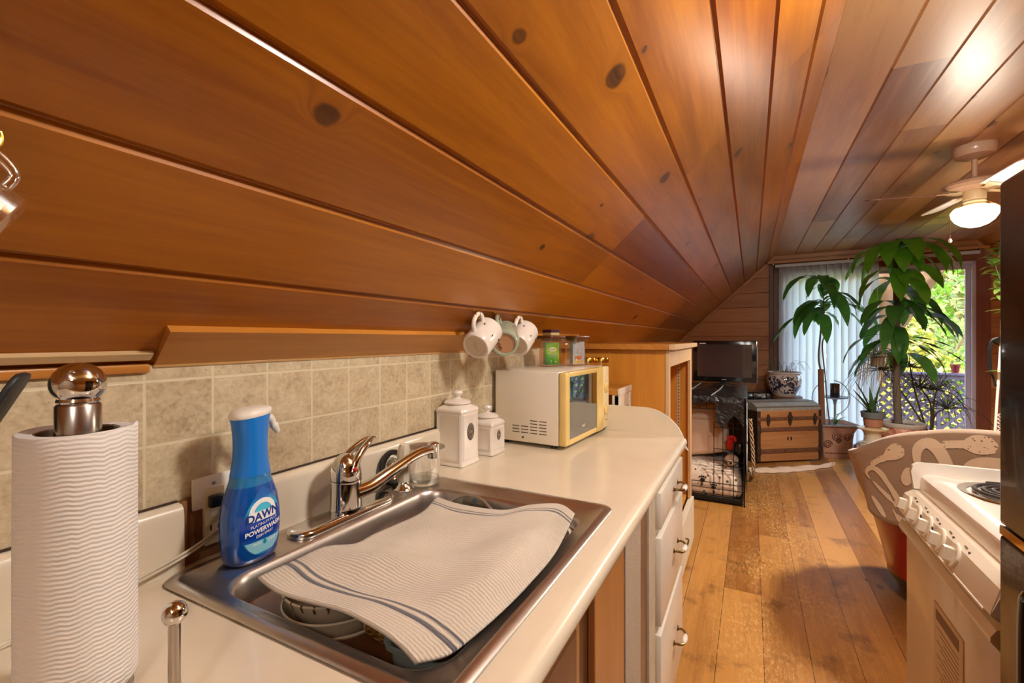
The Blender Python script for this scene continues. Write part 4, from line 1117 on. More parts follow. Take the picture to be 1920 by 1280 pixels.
for i, (x, y) in enumerate(HK): hook(x, y, i)
def hang(t, hk, bottomdir, roll=0.0, drop=.020, hp=(0, .0645, .003), dx=.006, dy=.010):
    """turn the mug so that its base faces bottomdir and the handle's top hangs in the hook"""
    zax = -Vector(bottomdir).normalized(); up = Vector((0, 0, 1)); yax = (up-zax*up.dot(zax)).normalized()
    yax = Matrix.Rotation(roll, 3, zax) @ yax; xax = yax.cross(zax)
    Mx = Matrix((xax, yax, zax)).transposed()
    hx_, hy_ = hk; top = Vector((hx_+dx, hy_+dy, slope_z(hx_)-drop))
    t.rotation_euler = Mx.to_euler(); t.location = top-Mx @ Vector(hp)*SCM
m1 = mug('coffee_mug', 'white mug with small bee prints hanging nearest the camera', (0, 0, 0), wm, None, bees, 0, 0, 0)
m2 = mug('coffee_mug', 'sage green speckled mug hanging between two white mugs', (0, 0, 0), tg_.m, None, sage, 0, 0, 0)
m3 = mug('coffee_mug', 'white mug with bee prints hanging farthest, partly behind the green mug', (0, 0, 0), wm, None, bees, 0, 0, 0)
hang(m1, HK[0], (.05, -.84, -.50)); hang(m2, HK[1], (.40, -.80, -.32), -.35); hang(m3, HK[2], (.05, -.84, -.50))

# ---- at the left edge: utensils near the camera
t = thing('utensil_crock', 'cream stoneware utensil crock on the counter beside the paper towel', 'crock', (-.775, .045, ZT))
MB().lathe([(0, 0), (.05, 0), (.054, .004), (.056, .14), (.057, .15), (.052, .15), (.05, .01), (0, .008)], (0, 0, 0), 32, False).build('crock_body', M['ceramic'], t)
t = thing('black_turner', 'black nylon kitchen turner leaning up beside the paper towel roll', 'spatula', (-.775, .045, ZT+.012))
q = Vector((.075, .142, .325)).normalized()
t.rotation_euler = q.to_track_quat('Z', 'Y').to_euler()
MB().tube([(0, 0, 0), (0, 0, .16), (0, 0, .30)], [.006, .005, .005], 12).build('handle', M['black'], t)
MB().loft([[(x, y, z) for x, y in rrect(hw, .003, .0028, 3)] for z, hw in ((.29, .008), (.31, .022), (.325, .027), (.368, .028), (.380, .025), (.384, .018))]).build('blade', pm('black_nylon', '#26292b', .55), t, smooth=50)
hook(-.632, .140, 3)
t = thing('glass_mug', 'clear glass mug hanging from a hook at the sloped ceiling', 'mug', (-.640, .118, 1.435))
hang(t, (-.632, .140), (.15, .80, -.50), 0.0, .022, (0, .0500, .003))
MB().lathe([(0, -.045), (.030, -.045), (.036, -.040), (.0385, -.02), (.039, .045), (.0375, .047), (.036, .045), (.0355, -.02), (.033, -.034), (0, -.036)], (0, 0, 0), 40, False).build('mug_body', glassmat('heavy_glass', '#ffffff', .22), t)
MB().tube(spline([(0, .038, .03), (0, .055, .029), (0, .0595, .002), (0, .052, -.021), (0, .036, -.024)], 6), .005, 10).build('handle', glassmat('handle_glass', '#ffffff', .3), t)
hx_ = -.585; t = thing('steel_hook', 'bright steel rod hook under the sloped ceiling at the edge', 'hook', (-.548, .118, 1.555))
MB().tube(spline([(.012, .012, .05), (.004, .008, .02), (0, .0, 0), (-.006, -.006, -.014), (-.030, -.020, -.020), (-.045, -.02, -.0)], 6), .0045, 12).build('rod', M['chrome'], t)

# ================================================================== right side: stove, fridge, chair, fan
M['stovewhite'] = pm('stove_enamel', '#ece6dc', .16, coat=.5)
M['stovepanel'] = pm('stove_panel', '#e6dcc8', .28, coat=.3)
M['dkprint'] = pm('dark_print', '#4a3830', .5)
def stove():
    x0, ya, yb = .385, 1.075, 1.635
    t = thing('electric_stove', 'white electric coil stove with front knobs beside the black fridge', 'stove', (x0, ya, 0))
    W = yb-ya; D = .62
    b = MB(); b.box(.02, D, .004, W-.004, .0, .885, .002); b.build('body', M['stovepanel'], t, smooth=20)
    # cooktop: skirt, rounded front edge, shallow tray, raised far lip
    c = MB()
    pr = [(.024, .884), (.024, .916), (.026, .924), (.034, .930), (.06, .9315), (.09, .927), (D-.03, .927), (D-.01, .932), (D, .932), (D, .884)]
    c.prism(pr, 'y', .014, W-.014)
    for s in (0, 1):      # end lips
        yy = (0, .016) if s == 0 else (W-.016, W)
        pr2 = [(.010, .890), (.004, .936), (.008, .952), (.020, .960), (.075, .961), (D, .961), (D, .884)]
        c.prism(pr2, 'y', *yy)
    ct = c.build('cooktop', M['stovewhite'], t, smooth=35)
    def burner(cx, cy, r, name='burner'):
        m = MB(); m.lathe([(r*1.0, .9285), (r*1.13, .9305), (r*1.2, .9318), (r*1.22, .929)], (cx, cy, 0), 48, False)
        rg = m.build(name, M['chrome'], t)
        p = MB(); p.lathe([(r*1.08, .9295), (r*.9, .920), (r*.3, .914), (0, .914)], (cx, cy, 0), 40, False); p.build('drip_pan', pm('burnt_pan', '#3a3028', .35, .5), rg)
        k = MB(); pts = []
        for i in range(0, 230):
            a = i/229*2*PI*4.2; rr = r*.16+(r*.84)*i/229
            pts.append((cx+rr*math.cos(a+.6), cy+rr*math.sin(a+.6), .9345))
        k.tube(pts, r*.062, 8); k.build('coil', pm('coil_grey', '#4a4644', .35, .6), rg)
    burner(.165, .425, .082); burner(.165, .160, .066); burner(.43, .425, .066); burner(.43, .160, .082)
    # slanted control panel with recessed band
    P0 = Vector((.020, 0, .880)); P1 = Vector((-.018, 0, .826))        # top and bottom of the slanted face
    dn = (P1-P0).normalized(); out = Vector((dn.z, 0, -dn.x)); out = out if out.x < 0 else -out
    p = MB()
    pr = [(.05, .883), (.010, .884), (-.008, .872), (-.019, .832), (-.020, .824), (-.012, .816), (.05, .800)]
    p.prism(pr, 'y', 0, W)
    bmesh.ops.bevel(p.bm, geom=[e for e in p.bm.edges if abs(e.verts[0].co.y-e.verts[1].co.y) < 1e-6], offset=.004, segments=2, affect='EDGES')
    pan = p.build('control_panel', M['stovepanel'], t, smooth=30)
    # scooped knob shelf
    q = MB(); q.box(-.022, -.006, .03, W-.045, .818, .824, .002); q.build('panel_ledge', M['stovewhite'], pan, smooth=30)
    face_p = Vector((-.013, 0, .853)); fn = Vector((-.96, 0, .28)).normalized(); fd = Vector((-.28, 0, -.96)).normalized()
    for i, y in enumerate((.505, .425, .345, .265, .185)):
        Mx = fn.to_track_quat('Z', 'Y').to_matrix()
        k = MB(); k.lathe([(0, .005), (.024, .005), (.0265, .003), (.027, .0), (0, 0)], (face_p.x, y, face_p.z), 32, False, Mx)
        # flat grip bar across the skirt
        ax = Vector((0, 1, 0)); c0 = face_p+Vector((0, y, 0))
        def bp(a, b_, h): return c0+ax*a+fd*b_+fn*h
        a_, L2 = .0072, .0128
        rings = [[bp(-a_*f, -L2*g, h), bp(a_*f, -L2*g, h), bp(a_*f, L2*g, h), bp(-a_*f, L2*g, h)] for h, f, g in ((.003, 1.15, 1.0), (.0175, 1.0, 1.0), (.0205, .8, .92))]
        k.loft(rings)
        k.build('knob', M['stovepanel'], pan, smooth=30)
    for y in (.475, .395, .315, .235, .155):
        c0 = Vector((.001, y, .8795)); d = Vector((-.83, 0, -.56))
        mk = MB(); mk.sphere(c0+Vector((-.004, -.012, -.002)), .0022, seg=8, rings=5)
        for k in range(3): mk.box(-.0015, .0, y+.004+k*.005, y+.0072+k*.005, .8790, .8812)
        mk.build('panel_print', M['dkprint'], pan, smooth=20)
    for y in (.385, .305): MB().sphere((-.0155, y, .864), .0035, (.5, 1, 1.3), 10, 6).build('indicator_lamp', M['dkprint'], pan)
    # oven door with projecting top ledge, printed sheet behind it
    d = MB(); d.box(-.004, .022, .008, W-.008, .17, .765, .003)
    dr_ = d.build('oven_door', pm('oven_door_beige', '#d9c3a4', .32, coat=.2), t, smooth=25)
    pr = [(.018, .812), (-.012, .800), (-.020, .786), (-.020, .778), (-.006, .762), (.018, .762)]
    l = MB(); l.prism(pr, 'y', .004, W-.004); l.build('door_ledge', M['stovepanel'], dr_, smooth=30)
    MB().box(-.004, .02, .008, W-.008, .06, .16, .003).build('storage_drawer', pm('oven_drawer', '#d9c3a4', .32), t, smooth=25)
    s_ = MB(); s_.box(-.0062, -.004, .165, .330, .50, .690); sh = s_.build('notice_sheet', pm('notice_sheet_beige', '#d2b893', .6), dr_, smooth=0)
    tx = MB(); tx.box(-.0068, -.006, .185, .315, .655, .678)
    for k in range(12): tx.box(-.0066, -.006, .185, .31-.02*(k % 3), .638-k*.0105, .6395-k*.0105)
    tx.build('notice_print', pm('notice_print', '#7a5a3a', .6), sh, smooth=0)
stove()
def fridge():
    t = thing('refrigerator', 'black glossy two-door fridge at the right edge of the kitchen', 'fridge', (.364, .402, 0))
    W = .622; z = MB()
    fb = NT('black_glossy_fridge')
    n = fb.noise(fb.coord(), 5, 4, .6)
    fb.P(col=lin('#08090b'), rough=fb.math('MULTIPLY_ADD', n, .25, .10), coat=.3, spec=.6)
    fb.bump(fb.noise(fb.coord(), 260, 2), .08, .002)
    z.box(.05, .66, 0, W, .02, 1.545, .004); z.build('cabinet', pm('fridge_side', '#101113', .35), t, smooth=20)
    up = MB().box(-.008, .046, 0, W, 1.000, 1.552, .007, 3).build('freezer_door', fb.m, t, smooth=30)
    lo = MB().box(-.008, .046, 0, W, .10, .985, .007, 3).build('fridge_door', fb.m, t, smooth=30)
    gl = pm('gloss_black', '#0c0c0d', .05, coat=1)
    for par, a, b in ((lo, .70, .955), (up, 1.03, 1.20)):
        h = MB(); h.tube(spline([(-.006, W-.150, b), (-.024, W-.150, b-.006), (-.032, W-.150, b-.03), (-.032, W-.150, a+.03), (-.024, W-.150, a+.006), (-.006, W-.150, a)], 6), .0095, 12)
        if par is lo: h.build('handle', gl, par)
    MB().box(.0, .05, 0.0, W, 0.0, .095).build('kick_plate', M['black'], t, smooth=0)
    tr = MB().box(-.0075, .044, .002, W-.002, .9855, .9995).build('door_gap_trim', M['chrome'], t, smooth=0)
fridge()

def chair():
    cx, cy = .885, 3.0
    t = thing('tub_chair', 'red vinyl tub chair on casters standing with its back to the kitchen', 'chair', (cx, cy, 0))
    red = pm('red_vinyl', '#8e0d12', .30, var=.1, coat=.35)
    def rim(th):     # height of the rim: highest at the back (-y), lower along the arms, lowest in front
        c = -math.sin(th)
        K = ((-1, .44), (-.62, .46), (-.45, .60), (-.1, .67), (.105, .69), (.375, .725), (.616, .775), (.809, .82), (.94, .85), (1.001, .872))
        for (q0, z0), (q1, z1) in zip(K, K[1:]):
            if c <= q1: return z0+(z1-z0)*(c-q0)/(q1-q0)
        return .872
    def rad(z, th, off=0.0):
        f = min(1, max(0, (z-.12)/.70)); a = .255+.185*f**1.15+off; b = .25+.12*f**1.15+off
        e = 2.6; c, s_ = math.cos(th), math.sin(th)
        return Vector((a*math.copysign(abs(c)**(2/e), c), b*math.copysign(abs(s_)**(2/e), s_), 0))
    n = 72; ths = [2*PI*k/n for k in range(n)]
    rings = []
    for f in [i/10 for i in range(11)]:
        rings.append([rad(.13+(rim(th)-.13)*f, th)+Vector((0, 0, .13+(rim(th)-.13)*f)) for th in ths])
    rings.append([rad(rim(th), th, -.02)+Vector((0, 0, rim(th)+.012)) for th in ths])
    for f in (1, .6, 0): rings.append([rad(.42+(rim(th)-.42)*f, th, -.055)+Vector((0, 0, .42+(rim(th)-.42)*f)) for th in ths])
    mb = MB(); mb.loft(rings, caps=True); mb.build('shell', red, t, smooth=60)
    s_ = MB(); s_.loft([[rad(z, th, o)+Vector((0, 0, z)) for th in ths] for z, o in ((.40, -.06), (.46, -.058), (.485, -.085))]); s_.build('seat_cushion', red, t, smooth=60)
    b = MB(); b.loft([[rad(.13, th, -.006)+Vector((0, 0, z)) for th in ths] for z in (.095, .13)]); b.build('base_band', M['black'], t, smooth=40)
    for a in (45, 135, 225, 315):
        th = R(a); p = rad(.13, th, -.05)
        w = MB(); w.cyl((p.x, p.y, .10), (p.x, p.y, .055), .008, seg=10); w.cyl((p.x-.014, p.y, .031), (p.x+.014, p.y, .031), .031, seg=20); c_ = w.build('caster', M['black'], t, smooth=30)
    # fleece throw over the back
    bt = NT('fleece_throw'); x, y, z = bt.sep(bt.coord())
    f = bt.noise(bt.coord(), 300, 3, .7)
    bt.P(col=bt.mix(f, lin('#8f7660'), lin('#b39a80')), rough=.95, sheen=.6, spec=.05)
    bt.bump(f, .5, .004)
    a0, a1 = R(174), R(372); N = 110
    def hem(th):   # lower edge of the throw round the outside
        d = (math.degrees(th))
        return .405+.02*math.sin(th*5)+(.235*max(0, (225-d)/57)**1.3 if d < 225 else 0)-(.03 if 225 <= d < 250 else 0)
    rows = []
    K = 16
    def surf(th, s_, lift=0.0):
        """s_ 0 = outer hem, 1 = over the rim, 1.35 = down the inside"""
        zt = rim(th)+.02; zh = hem(th)
        if s_ <= 1:
            z = zh+(zt-zh)*s_; flare = .012+.022*(1-s_)**2*(1+.8*math.sin(th*9))*max(0, min(1, (math.degrees(th)-176)/25))+.012*math.exp(-((math.degrees(th)-200)/16)**2)
            return rad(z, th, flare+lift)+Vector((0, 0, z))
        g = min(1, (s_-1)/.12)
        o = .012-.05*math.sin(g*PI/2); zz = zt+.014*math.sin(g*PI)-(max(0, s_-1.12)*.8)
        return rad(min(zz, zt), th, o+lift)+Vector((0, 0, zz))
    S = [i/14 for i in range(15)]+[1.03, 1.06, 1.09, 1.12, 1.2, 1.3, 1.4]
    mb = MB(); mb.grid([[surf(a0+(a1-a0)*i/N, s_) for s_ in S] for i in range(N+1)])
    bl = mb.build('throw_blanket', bt.m, smooth=180, loc=(cx, cy, 0))
    m = bl.modifiers.new('thickness', 'SOLIDIFY'); m.thickness = .006; m.offset = 1
    tag(bl, 'beige fleece throw with cream bone shapes draped over the red tub chair', 'blanket')
    # cream printed shapes (bones, loops) as raised plush patches on the throw
    pl = NT('cream_plush'); f = pl.noise(pl.coord(), 320, 3, .7); dots = pl.n('TexVoronoi', voronoi_dimensions='3D'); pl.set(dots.inputs['Vector'], pl.coord()); dots.inputs['Scale'].default_value = 52
    pl.P(col=pl.mix(f, lin('#d9c3a6'), lin('#eddcc2')), rough=.95, sheen=.5, spec=.05); pl.bump(f, .4, .004)
    pd = NT('cream_plush_dotted'); f = pd.noise(pd.coord(), 320, 3, .7); dots = pd.n('TexVoronoi', voronoi_dimensions='3D'); pd.set(dots.inputs['Vector'], pd.coord()); dots.inputs['Scale'].default_value = 62
    pd.P(col=pd.mix(pd.math('LESS_THAN', dots.outputs['Distance'], .22), pd.mix(f, lin('#d9c3a6'), lin('#eddcc2')), lin('#8d7660')), rough=.95, sheen=.5, spec=.05)
    def blob(path, wid, mat):
        """ribbon of half-width wid(k) along path of (th_deg, s)"""
        pts = spline([Vector((a, b, 0)) for a, b in path], 6); n_ = len(pts)
        mb = MB(); rows = []
        sc_th, sc_s = 1/7.2, 1/.40      # degrees and s-units per cm of cloth (about)
        for i, p in enumerate(pts):
            T = pts[min(i+1, n_-1)]-pts[max(i-1, 0)]; T2 = Vector((T.x*.72, T.y*44, 0)); T2.normalize(); Nn = Vector((-T2.y, T2.x, 0))
            w_ = wid(i/(n_-1))
            rows.append([surf(R(p.x+Nn.x*w_*k/.72), min(1.11, p.y+Nn.y*w_*k/44), .0105) for k in (-1, -.5, 0, .5, 1)])
        mb.grid(rows); return mb.build('plush_print', mat, bl, smooth=180)
    rnd_ = lambda t_: max(.05, math.sin(PI*min(1, max(0, t_)))**.45)
    def rib(path, w): blob(path, lambda k: w*rnd_(k), pl.m)
    def bone(a, b_, mat=None):
        m_ = ((a[0]+b_[0])/2, (a[1]+b_[1])/2)
        blob([a, m_, b_], lambda k: (1.5+2.1*min(1, max(0, (k-.5)/.2)))*(min(1, k/.06)**.5 if k < .06 else 1)*(max(.03, 1-((k-.78)/.22)**2)**.5 if k > .78 else 1), mat or pd.m)
    bone((214, .74), (239, .90)); bone((256, .915), (271, .93)); bone((281, .80), (300, .95)); bone((312, .72), (330, .85))
    rib([(245, .66), (245.5, .86), (250, .94), (255, .86), (259, .66), (262, .50)], 2.1); rib([(249, .72), (248, .58)], 1.8)
    rib([(211, .54), (208.5, .63), (214, .70), (220, .64), (226, .46), (229, .35), (225, .31), (218, .42), (213, .52)], 1.7)
    blob([(236, .52), (238, .60), (241, .70)], lambda k: 2.4*rnd_(k), pl.m); rib([(241, .66), (246, .80)], .5)
    rib([(210, .30), (214, .20), (218, .06)], 1.6); rib([(264, .70), (270, .78), (278, .74)], 2.2)
    rib([(224, .20), (230, .12), (236, .14)], 1.8); rib([(300, .4), (310, .6), (320, .45)], 2)
chair()

def fan():
    fx, fy = 1.058, 3.31
    t = thing('ceiling_fan', 'small cream ceiling fan with lit glass globe over the room', 'ceiling fan', (fx, fy, ZC))
    fm = pm('cream_fan_enamel', '#cfae90', .3, coat=.4)
    MB().lathe([(0, .004), (.086, .004), (.089, -.002), (.087, -.034), (.078, -.052), (.040, -.066), (.018, -.07), (0, -.07)], (0, 0, 0), 36, False).build('canopy', fm, t)
    MB().cyl((0, 0, -.068), (0, 0, -.185), .0125, seg=20).build('down_rod', fm, t)
    MB().lathe([(0, -.178), (.03, -.178), (.110, -.186), (.130, -.198), (.134, -.212), (.122, -.228), (.07, -.236), (0, -.238)], (0, 0, 0), 44, False).build('motor_housing', fm, t)
    cm = pm('cream_neck', '#ddc9a0', .35, coat=.3)
    MB().lathe([(0, -.236), (.044, -.236), (.046, -.25), (.046, -.284), (.040, -.288), (.048, -.296), (.042, -.304), (.050, -.314), (.044, -.326), (0, -.326)], (0, 0, 0), 36, False).build('light_kit', cm, t)
    g = NT('lit_frosted_globe'); g.P(col=lin('#fff4e2'), rough=.3, em=lin('#ffe9cc'), ems=2.0)
    MB().lathe([(.044, -.318), (.082, -.326), (.095, -.340), (.097, -.350), (.092, -.372), (.078, -.396), (.054, -.416), (.026, -.427), (0, -.430)], (0, 0, 0), 44, False).build('globe', g.m, t)
    bd = NT('blade_dark'); 
    bw_ = pm('fan_blade_white', '#efe9e2', .35, coat=.3); bk = pm('fan_blade_shaded', '#7a5440', .4)
    angs = [187, 98, 8, -82]
    for i, a in enumerate(angs):
        a = R(a); d = Vector((math.cos(a), math.sin(a), 0)); s_ = Vector((-math.sin(a), math.cos(a), 0)); pit = R(-13)
        s2 = s_*math.cos(pit)+Vector((0, 0, math.sin(pit))); nn = d.cross(s2)
        mb = MB(); rows = []
        for k in range(13):
            r_ = .125+(.475-.125)*k/12; w = (.040+.018*k/12)*(1 if k < 11 else (.9 if k == 11 else .62))
            c0 = d*r_+Vector((0, 0, -.238))
            rows.append([c0-s2*w-nn*.003, c0+s2*w-nn*.003, c0+s2*w+nn*.003, c0-s2*w+nn*.003])
        mb.loft(rows); b_ = mb.build('blade', bw_ if i != 0 else bk, t, smooth=30)  # first blade coloured darker to look shaded, the others white
        ir = MB(); c0 = d*.06+Vector((0, 0, -.236)); c1 = d*.17+Vector((0, 0, -.2435))
        ir.loft([[p-s2*w-nn*.002, p+s2*w-nn*.002, p+s2*w+nn*.002, p-s2*w+nn*.002] for p, w in ((c0, .012), (d*.10+Vector((0, 0, -.243)), .012), (c1, .026))]); ir.build('blade_iron', cm, b_, smooth=30)
    for (dx, dy, L_) in ((-.105, -.02, .125), (.095, -.045, .185)):
        m = MB(); z0 = -.30
        m.tube(spline([(dx*.45, dy*.45, z0), (dx*.9, dy*.9, z0-.035), (dx, dy, z0-.075), (dx, dy, z0-.06-L_)], 5), .0014, 6)
        c_ = m.build('pull_chain', M['gold'], t); MB().lathe([(0, .012), (.004, .010), (.0085, .0), (.007, -.008), (0, -.012)], (dx, dy, z0-.07-L_), 16, False).build('pull_knob', M['white'], c_)
    return fx, fy
FX, FY = fan()
fl_ = light('fan_globe_light', 'SPOT', (FX, FY, ZC-.46), 85, '#fff0dc', .10); fl_.data.spot_size = R(168); fl_.data.spot_blend = .5; fl_.data.shadow_soft_size = .09
light('fan_globe_glow', 'POINT', (FX, FY, ZC-.50), 7, '#fff0dc', .10)
# kitchen ceiling lamp over the aisle (gives the light on the counter)
t = thing('ceiling_lamp', 'round flush ceiling lamp over the kitchen aisle', 'lamp', (.52, 1.0, ZC))
MB().lathe([(0, 0), (.10, 0), (.102, -.012), (0, -.012)], (0, 0, 0), 36, False).build('base', M['white'], t)
lg = NT('lit_lamp_glass'); lg.P(col=lin('#fff6e6'), rough=.3, em=lin('#ffeed6'), ems=4.0)
MB().lathe([(.098, -.012), (.095, -.03), (.07, -.055), (.03, -.068), (0, -.07)], (0, 0, 0), 36, False).build('shade', lg.m, t)

# ================================================================== far end of the room
def frot(x, y, z):      # gable-wall frame -> world
    c, s_ = math.cos(FARROT), math.sin(FARROT); return Vector((x*c-y*s_, 6.62+x*s_+y*c, z))
def crate():
    X0, X1, Ya, Yb, H = -.80, -.045, 3.95, 5.16, .835
    t = thing('dog_crate', 'black wire dog crate with open front beside the old trunk', 'dog crate', (X0, Ya, 0))
    W, D = X1-X0, Yb-Ya; wire = pm('black_wire', '#15161a', .35, .4)
    tr = MB(); tr.box(.012, W-.012, .012, D-.012, .012, .05, .006); tr.build('tray', M['black'], t, smooth=20)
    r = .0028
    fr = MB()
    for z in (.02, .16, .74, H-.01): fr.tube([(0, 0, z), (W, 0, z)], r*1.2, 6)
    for z in (.045, .072, .115): fr.tube([(0, 0, z), (W, 0, z)], r, 6)
    for x in (0, W): fr.tube([(x, 0, 0), (x, 0, H)], r*1.6, 6)
    # narrow fixed panel right of the door opening and the bars above it
    for x in (W-.215, W-.15, W-.075): fr.tube([(x, 0, .02), (x, 0, .64)], r, 6)
    for z in (.30, .34, .43, .60, .64): fr.tube([(W-.215, 0, z), (W, 0, z)], r, 6)
    for k in range(14): fr.tube([(W*k/14, 0, .74), (W*k/14, 0, H)], r*.8, 5)
    for k in range(8): fr.tube([(W*k/14, 0, .02), (W*k/14, 0, .16)], r*.8, 5)
    fr.build('front_panel', wire, t)
    def sidepanel(x):
        m = MB()
        for z in (.02, .25, .5, H-.01): m.tube([(x, 0, z), (x, D, z)], r*1.1, 5)
        for k in range(25): m.tube([(x, D*k/24, .02), (x, D*k/24, H)], r*.8, 5)
        m.build('side_panel', wire, t)
    sidepanel(0); sidepanel(W)
    m = MB()
    for k in range(17): m.tube([(W*k/16, D, .02), (W*k/16, D, H)], r*.8, 5)
    for z in (.02, .25, .5, H-.01): m.tube([(0, D, z), (W, D, z)], r*1.1, 5)
    m.build('back_panel', wire, t)
    m = MB()
    for k in range(13): m.tube([(0, D*k/12, H), (W, D*k/12, H)], r*.9, 5)
    for k in range(9): m.tube([(W*k/8, 0, H), (W*k/8, D, H)], r*.9, 5)
    m.build('top_panel', wire, t)
    # shiny black plastic cover: top, a short front flap, the whole right side
    cv = NT('black_plastic_sheet'); n1 = cv.noise(cv.coord(), 9, 4, .6, 1.0)
    cv.P(col=lin('#15171a'), rough=cv.math('MULTIPLY_ADD', n1, .3, .14), coat=.3)
    cv.bump(n1, .9, .03)
    prof = [(-.012, .10, 1), (-.006, .845, 0)]
    mb = MB(); rows = []
    ys = [-.012+(D+.02)*k/40 for k in range(41)]
    pr = [(-.01, .60), (-.008, .75), (-.006, .842)]+[(W*k/8, .846-.006*math.sin(PI*k/8)) for k in range(1, 8)]+[(W+.006, .842), (W+.012, .75), (W+.013, .5), (W+.013, .25), (W+.016, .06)]
    mb.grid([[(x+.004*math.sin(y*17+z*9), y, z+.003*math.sin(y*11+x*8)) for x, z in pr] for y in ys])
    fl = [(-.010, .842), (-.016, .815), (-.017, .785)]
    mb.grid([[(W*k/20, y, z-(.012*math.sin(k*1.3) if j == 2 else 0)) for j, (y, z) in enumerate(fl)] for k in range(21)])
    mb.grid([[(W-.20+.2*k/8, -.019, .80-(.15+.05*math.sin(k*.9))*j/3) for j in range(4)] for k in range(9)])
    o = mb.build('crate_cover', cv.m, smooth=180, loc=(X0, Ya, 0)); tag(o, 'shiny black plastic sheet over the top and side of the dog crate', 'cover')
    # pale tubes along the folds of the plastic, painted in as reflections
    M['glint'] = pm('pale_glint', '#b8bcc0', .4)
    for x_ in (.30, .52): tp = MB(); tp.tube(spline([(x_, .02, .8475), (x_+.03, .5, .8455), (x_+.05, D-.1, .8475)], 5), .004, 5); tp.build('crease_glint', M['glint'], o)
    for y, z in ((.10, .62), (.3, .45), (.5, .3), (.16, .28)): MB().tube(spline([(W+.016, y, z), (W+.017, y+.05, z+.10), (W+.017, y+.09, z+.16)], 4), .003, 5).build('crease_glint', M['glint'], o)
    # bed: thick pad in a cream cover with black dots and paw prints
    bt = NT('dotted_bed_cover'); x, y, z = bt.sep(bt.coord())
    vo = bt.n('TexVoronoi'); bt.set(vo.inputs['Vector'], bt.coord()); vo.inputs['Scale'].default_value = 22
    dots = bt.math('LESS_THAN', vo.outputs['Distance'], .24)
    v2 = bt.noise(bt.coord(), 26, 4, .7); sp = bt.math('MULTIPLY', bt.step(v2, .56, .60), bt.step(z, .20, .24))
    bt.P(col=bt.mix(bt.math('MAXIMUM', bt.math('MULTIPLY', dots, .9), bt.math('MULTIPLY', sp, .55)), lin('#e4d6c6'), lin('#2a2522')), rough=.9, sheen=.2)
    bt.bump(bt.noise(bt.coord(), 40, 3), .4, .01)
    n = 10; bed = MB()
    rr = lambda hx, hy, z, o=0: [(x, y, z+.008*math.sin(x*14+y*9)) for x, y in rrect(hx, hy, .07, n)]
    bed.loft([rr(W/2-.03, D/2-.05, .052), rr(W/2-.02, D/2-.035, .09), rr(W/2-.022, D/2-.035, .20), rr(W/2-.05, D/2-.06, .262), rr(W/2-.12, D/2-.14, .29), rr(.1, .3, .30)])
    o = bed.build('dog_bed', bt.m, smooth=70, loc=(X0+W/2, Ya+D/2-.02, 0)); wobble(o, .014, 5, 2)
    tag(o, 'cream dog bed with black dots lying inside the wire crate', 'dog bed')
    pw_ = MB()
    for bx, bz, s_ in ((-.11, .15, 1), (.08, .17, .9), (.16, .12, .8), (-.24, .13, .8)):
        pw_.sphere((bx, -D/2+.030, bz), .020*s_, (1, .3, .85), 12, 8)
        for k in range(4): pw_.sphere((bx+(-.024+.016*k)*s_, -D/2+.030, bz+(.024+.006*math.sin(k*1.05))*s_), .0075*s_, (1, .4, 1.2), 8, 6)
    pw_.build('paw_print', M['black'], o)
    # pillow leaning at the back
    pl = MB(); P = []
    for i in range(25):
        row = []
        for j in range(21):
            u, v = i/24*2-1, j/20*2-1
            th = .085*max(0, (1-abs(u)**3.2)*(1-abs(v)**3.2))**.55
            row.append((u*.34*(1-.06*v*v), th, v*.235*(1-.05*u*u)))
        P.append(row)
    pl.grid(P); pl.grid([[(x, -y*.7, z) for x, y, z in r_] for r_ in P])
    bmesh.ops.remove_doubles(pl.bm, verts=pl.bm.verts[:], dist=1e-5)
    o = pl.build('pillow', pm('beige_pillowcase', '#e6cbb0', .9, bump=.3, bscale=14), smooth=180, loc=(-.50, 4.22, .525), rot=(R(-22), R(-9), R(8))); wobble(o, .012, 6, 5)
    tag(o, 'plain beige pillow propped up inside the dog crate', 'pillow')
    # soft toy with a red hat
    ty = thing('soft_toy', 'cream soft dog toy with a red scarf and black ear in the crate', 'toy', (-.135, 4.06, .30))
    MB().sphere((0, 0, .035), .05, (1, .8, .8)).sphere((.0, -.045, .02), .032, (1.0, 1.0, .8)).build('body', pm('toy_cream', '#d8c6ae', .9), ty)
    MB().sphere((-.005, -.076, .022), .011).build('nose', M['black'], ty)
    MB().sphere((-.012, .01, .155), .035, (.75, .6, 1.5)).tube(spline([(-.03, 0, .20), (0, 0, .215), (.02, 0, .20), (.02, 0, .18)], 5), .014, 8).build('scarf', pm('toy_red', '#c21a16', .8), ty)
    MB().sphere((.055, .0, .125), .042, (.7, .5, 1.2)).build('ear', M['black'], ty)
crate()
def tv():
    t = thing('television', 'flat black television standing on top of the covered crate', 'tv', (-.232, 4.93, .851), R(-4))
    MB().lathe([(0, 0), (.10, 0), (.10, .006), (.03, .014), (0, .014)], (0, 0, 0), 32, False, Matrix.Diagonal(Vector((1.2, .8, 1))).to_3x3()).box(-.04, .04, -.012, .012, .01, .05, .004).build('stand', M['black'], t, smooth=40)
    gb = pm('piano_black', '#0e0f11', .12, coat=.8)
    f = MB(); W, H = .285, .425
    f.box(-W, W, -.015, .05, .022, H, .008); f.build('bezel', gb, t, smooth=30)
    MB().box(-W+.042, W-.042, -.0165, -.014, .072, H-.036).build('screen', pm('tv_screen', '#262c33', .14, coat=.6, ior=1.9), t, smooth=0)
    MB().box(-.02, .02, -.0162, -.0145, .045, .051).build('maker_mark', pm('grey_mark', '#8a8a8a', .4), t, smooth=0)
    MB().box(-W+.06, -W+.12, -.0168, -.0145, H-.030, H-.022).build('sticker', M['white'], t, smooth=0)
tv()
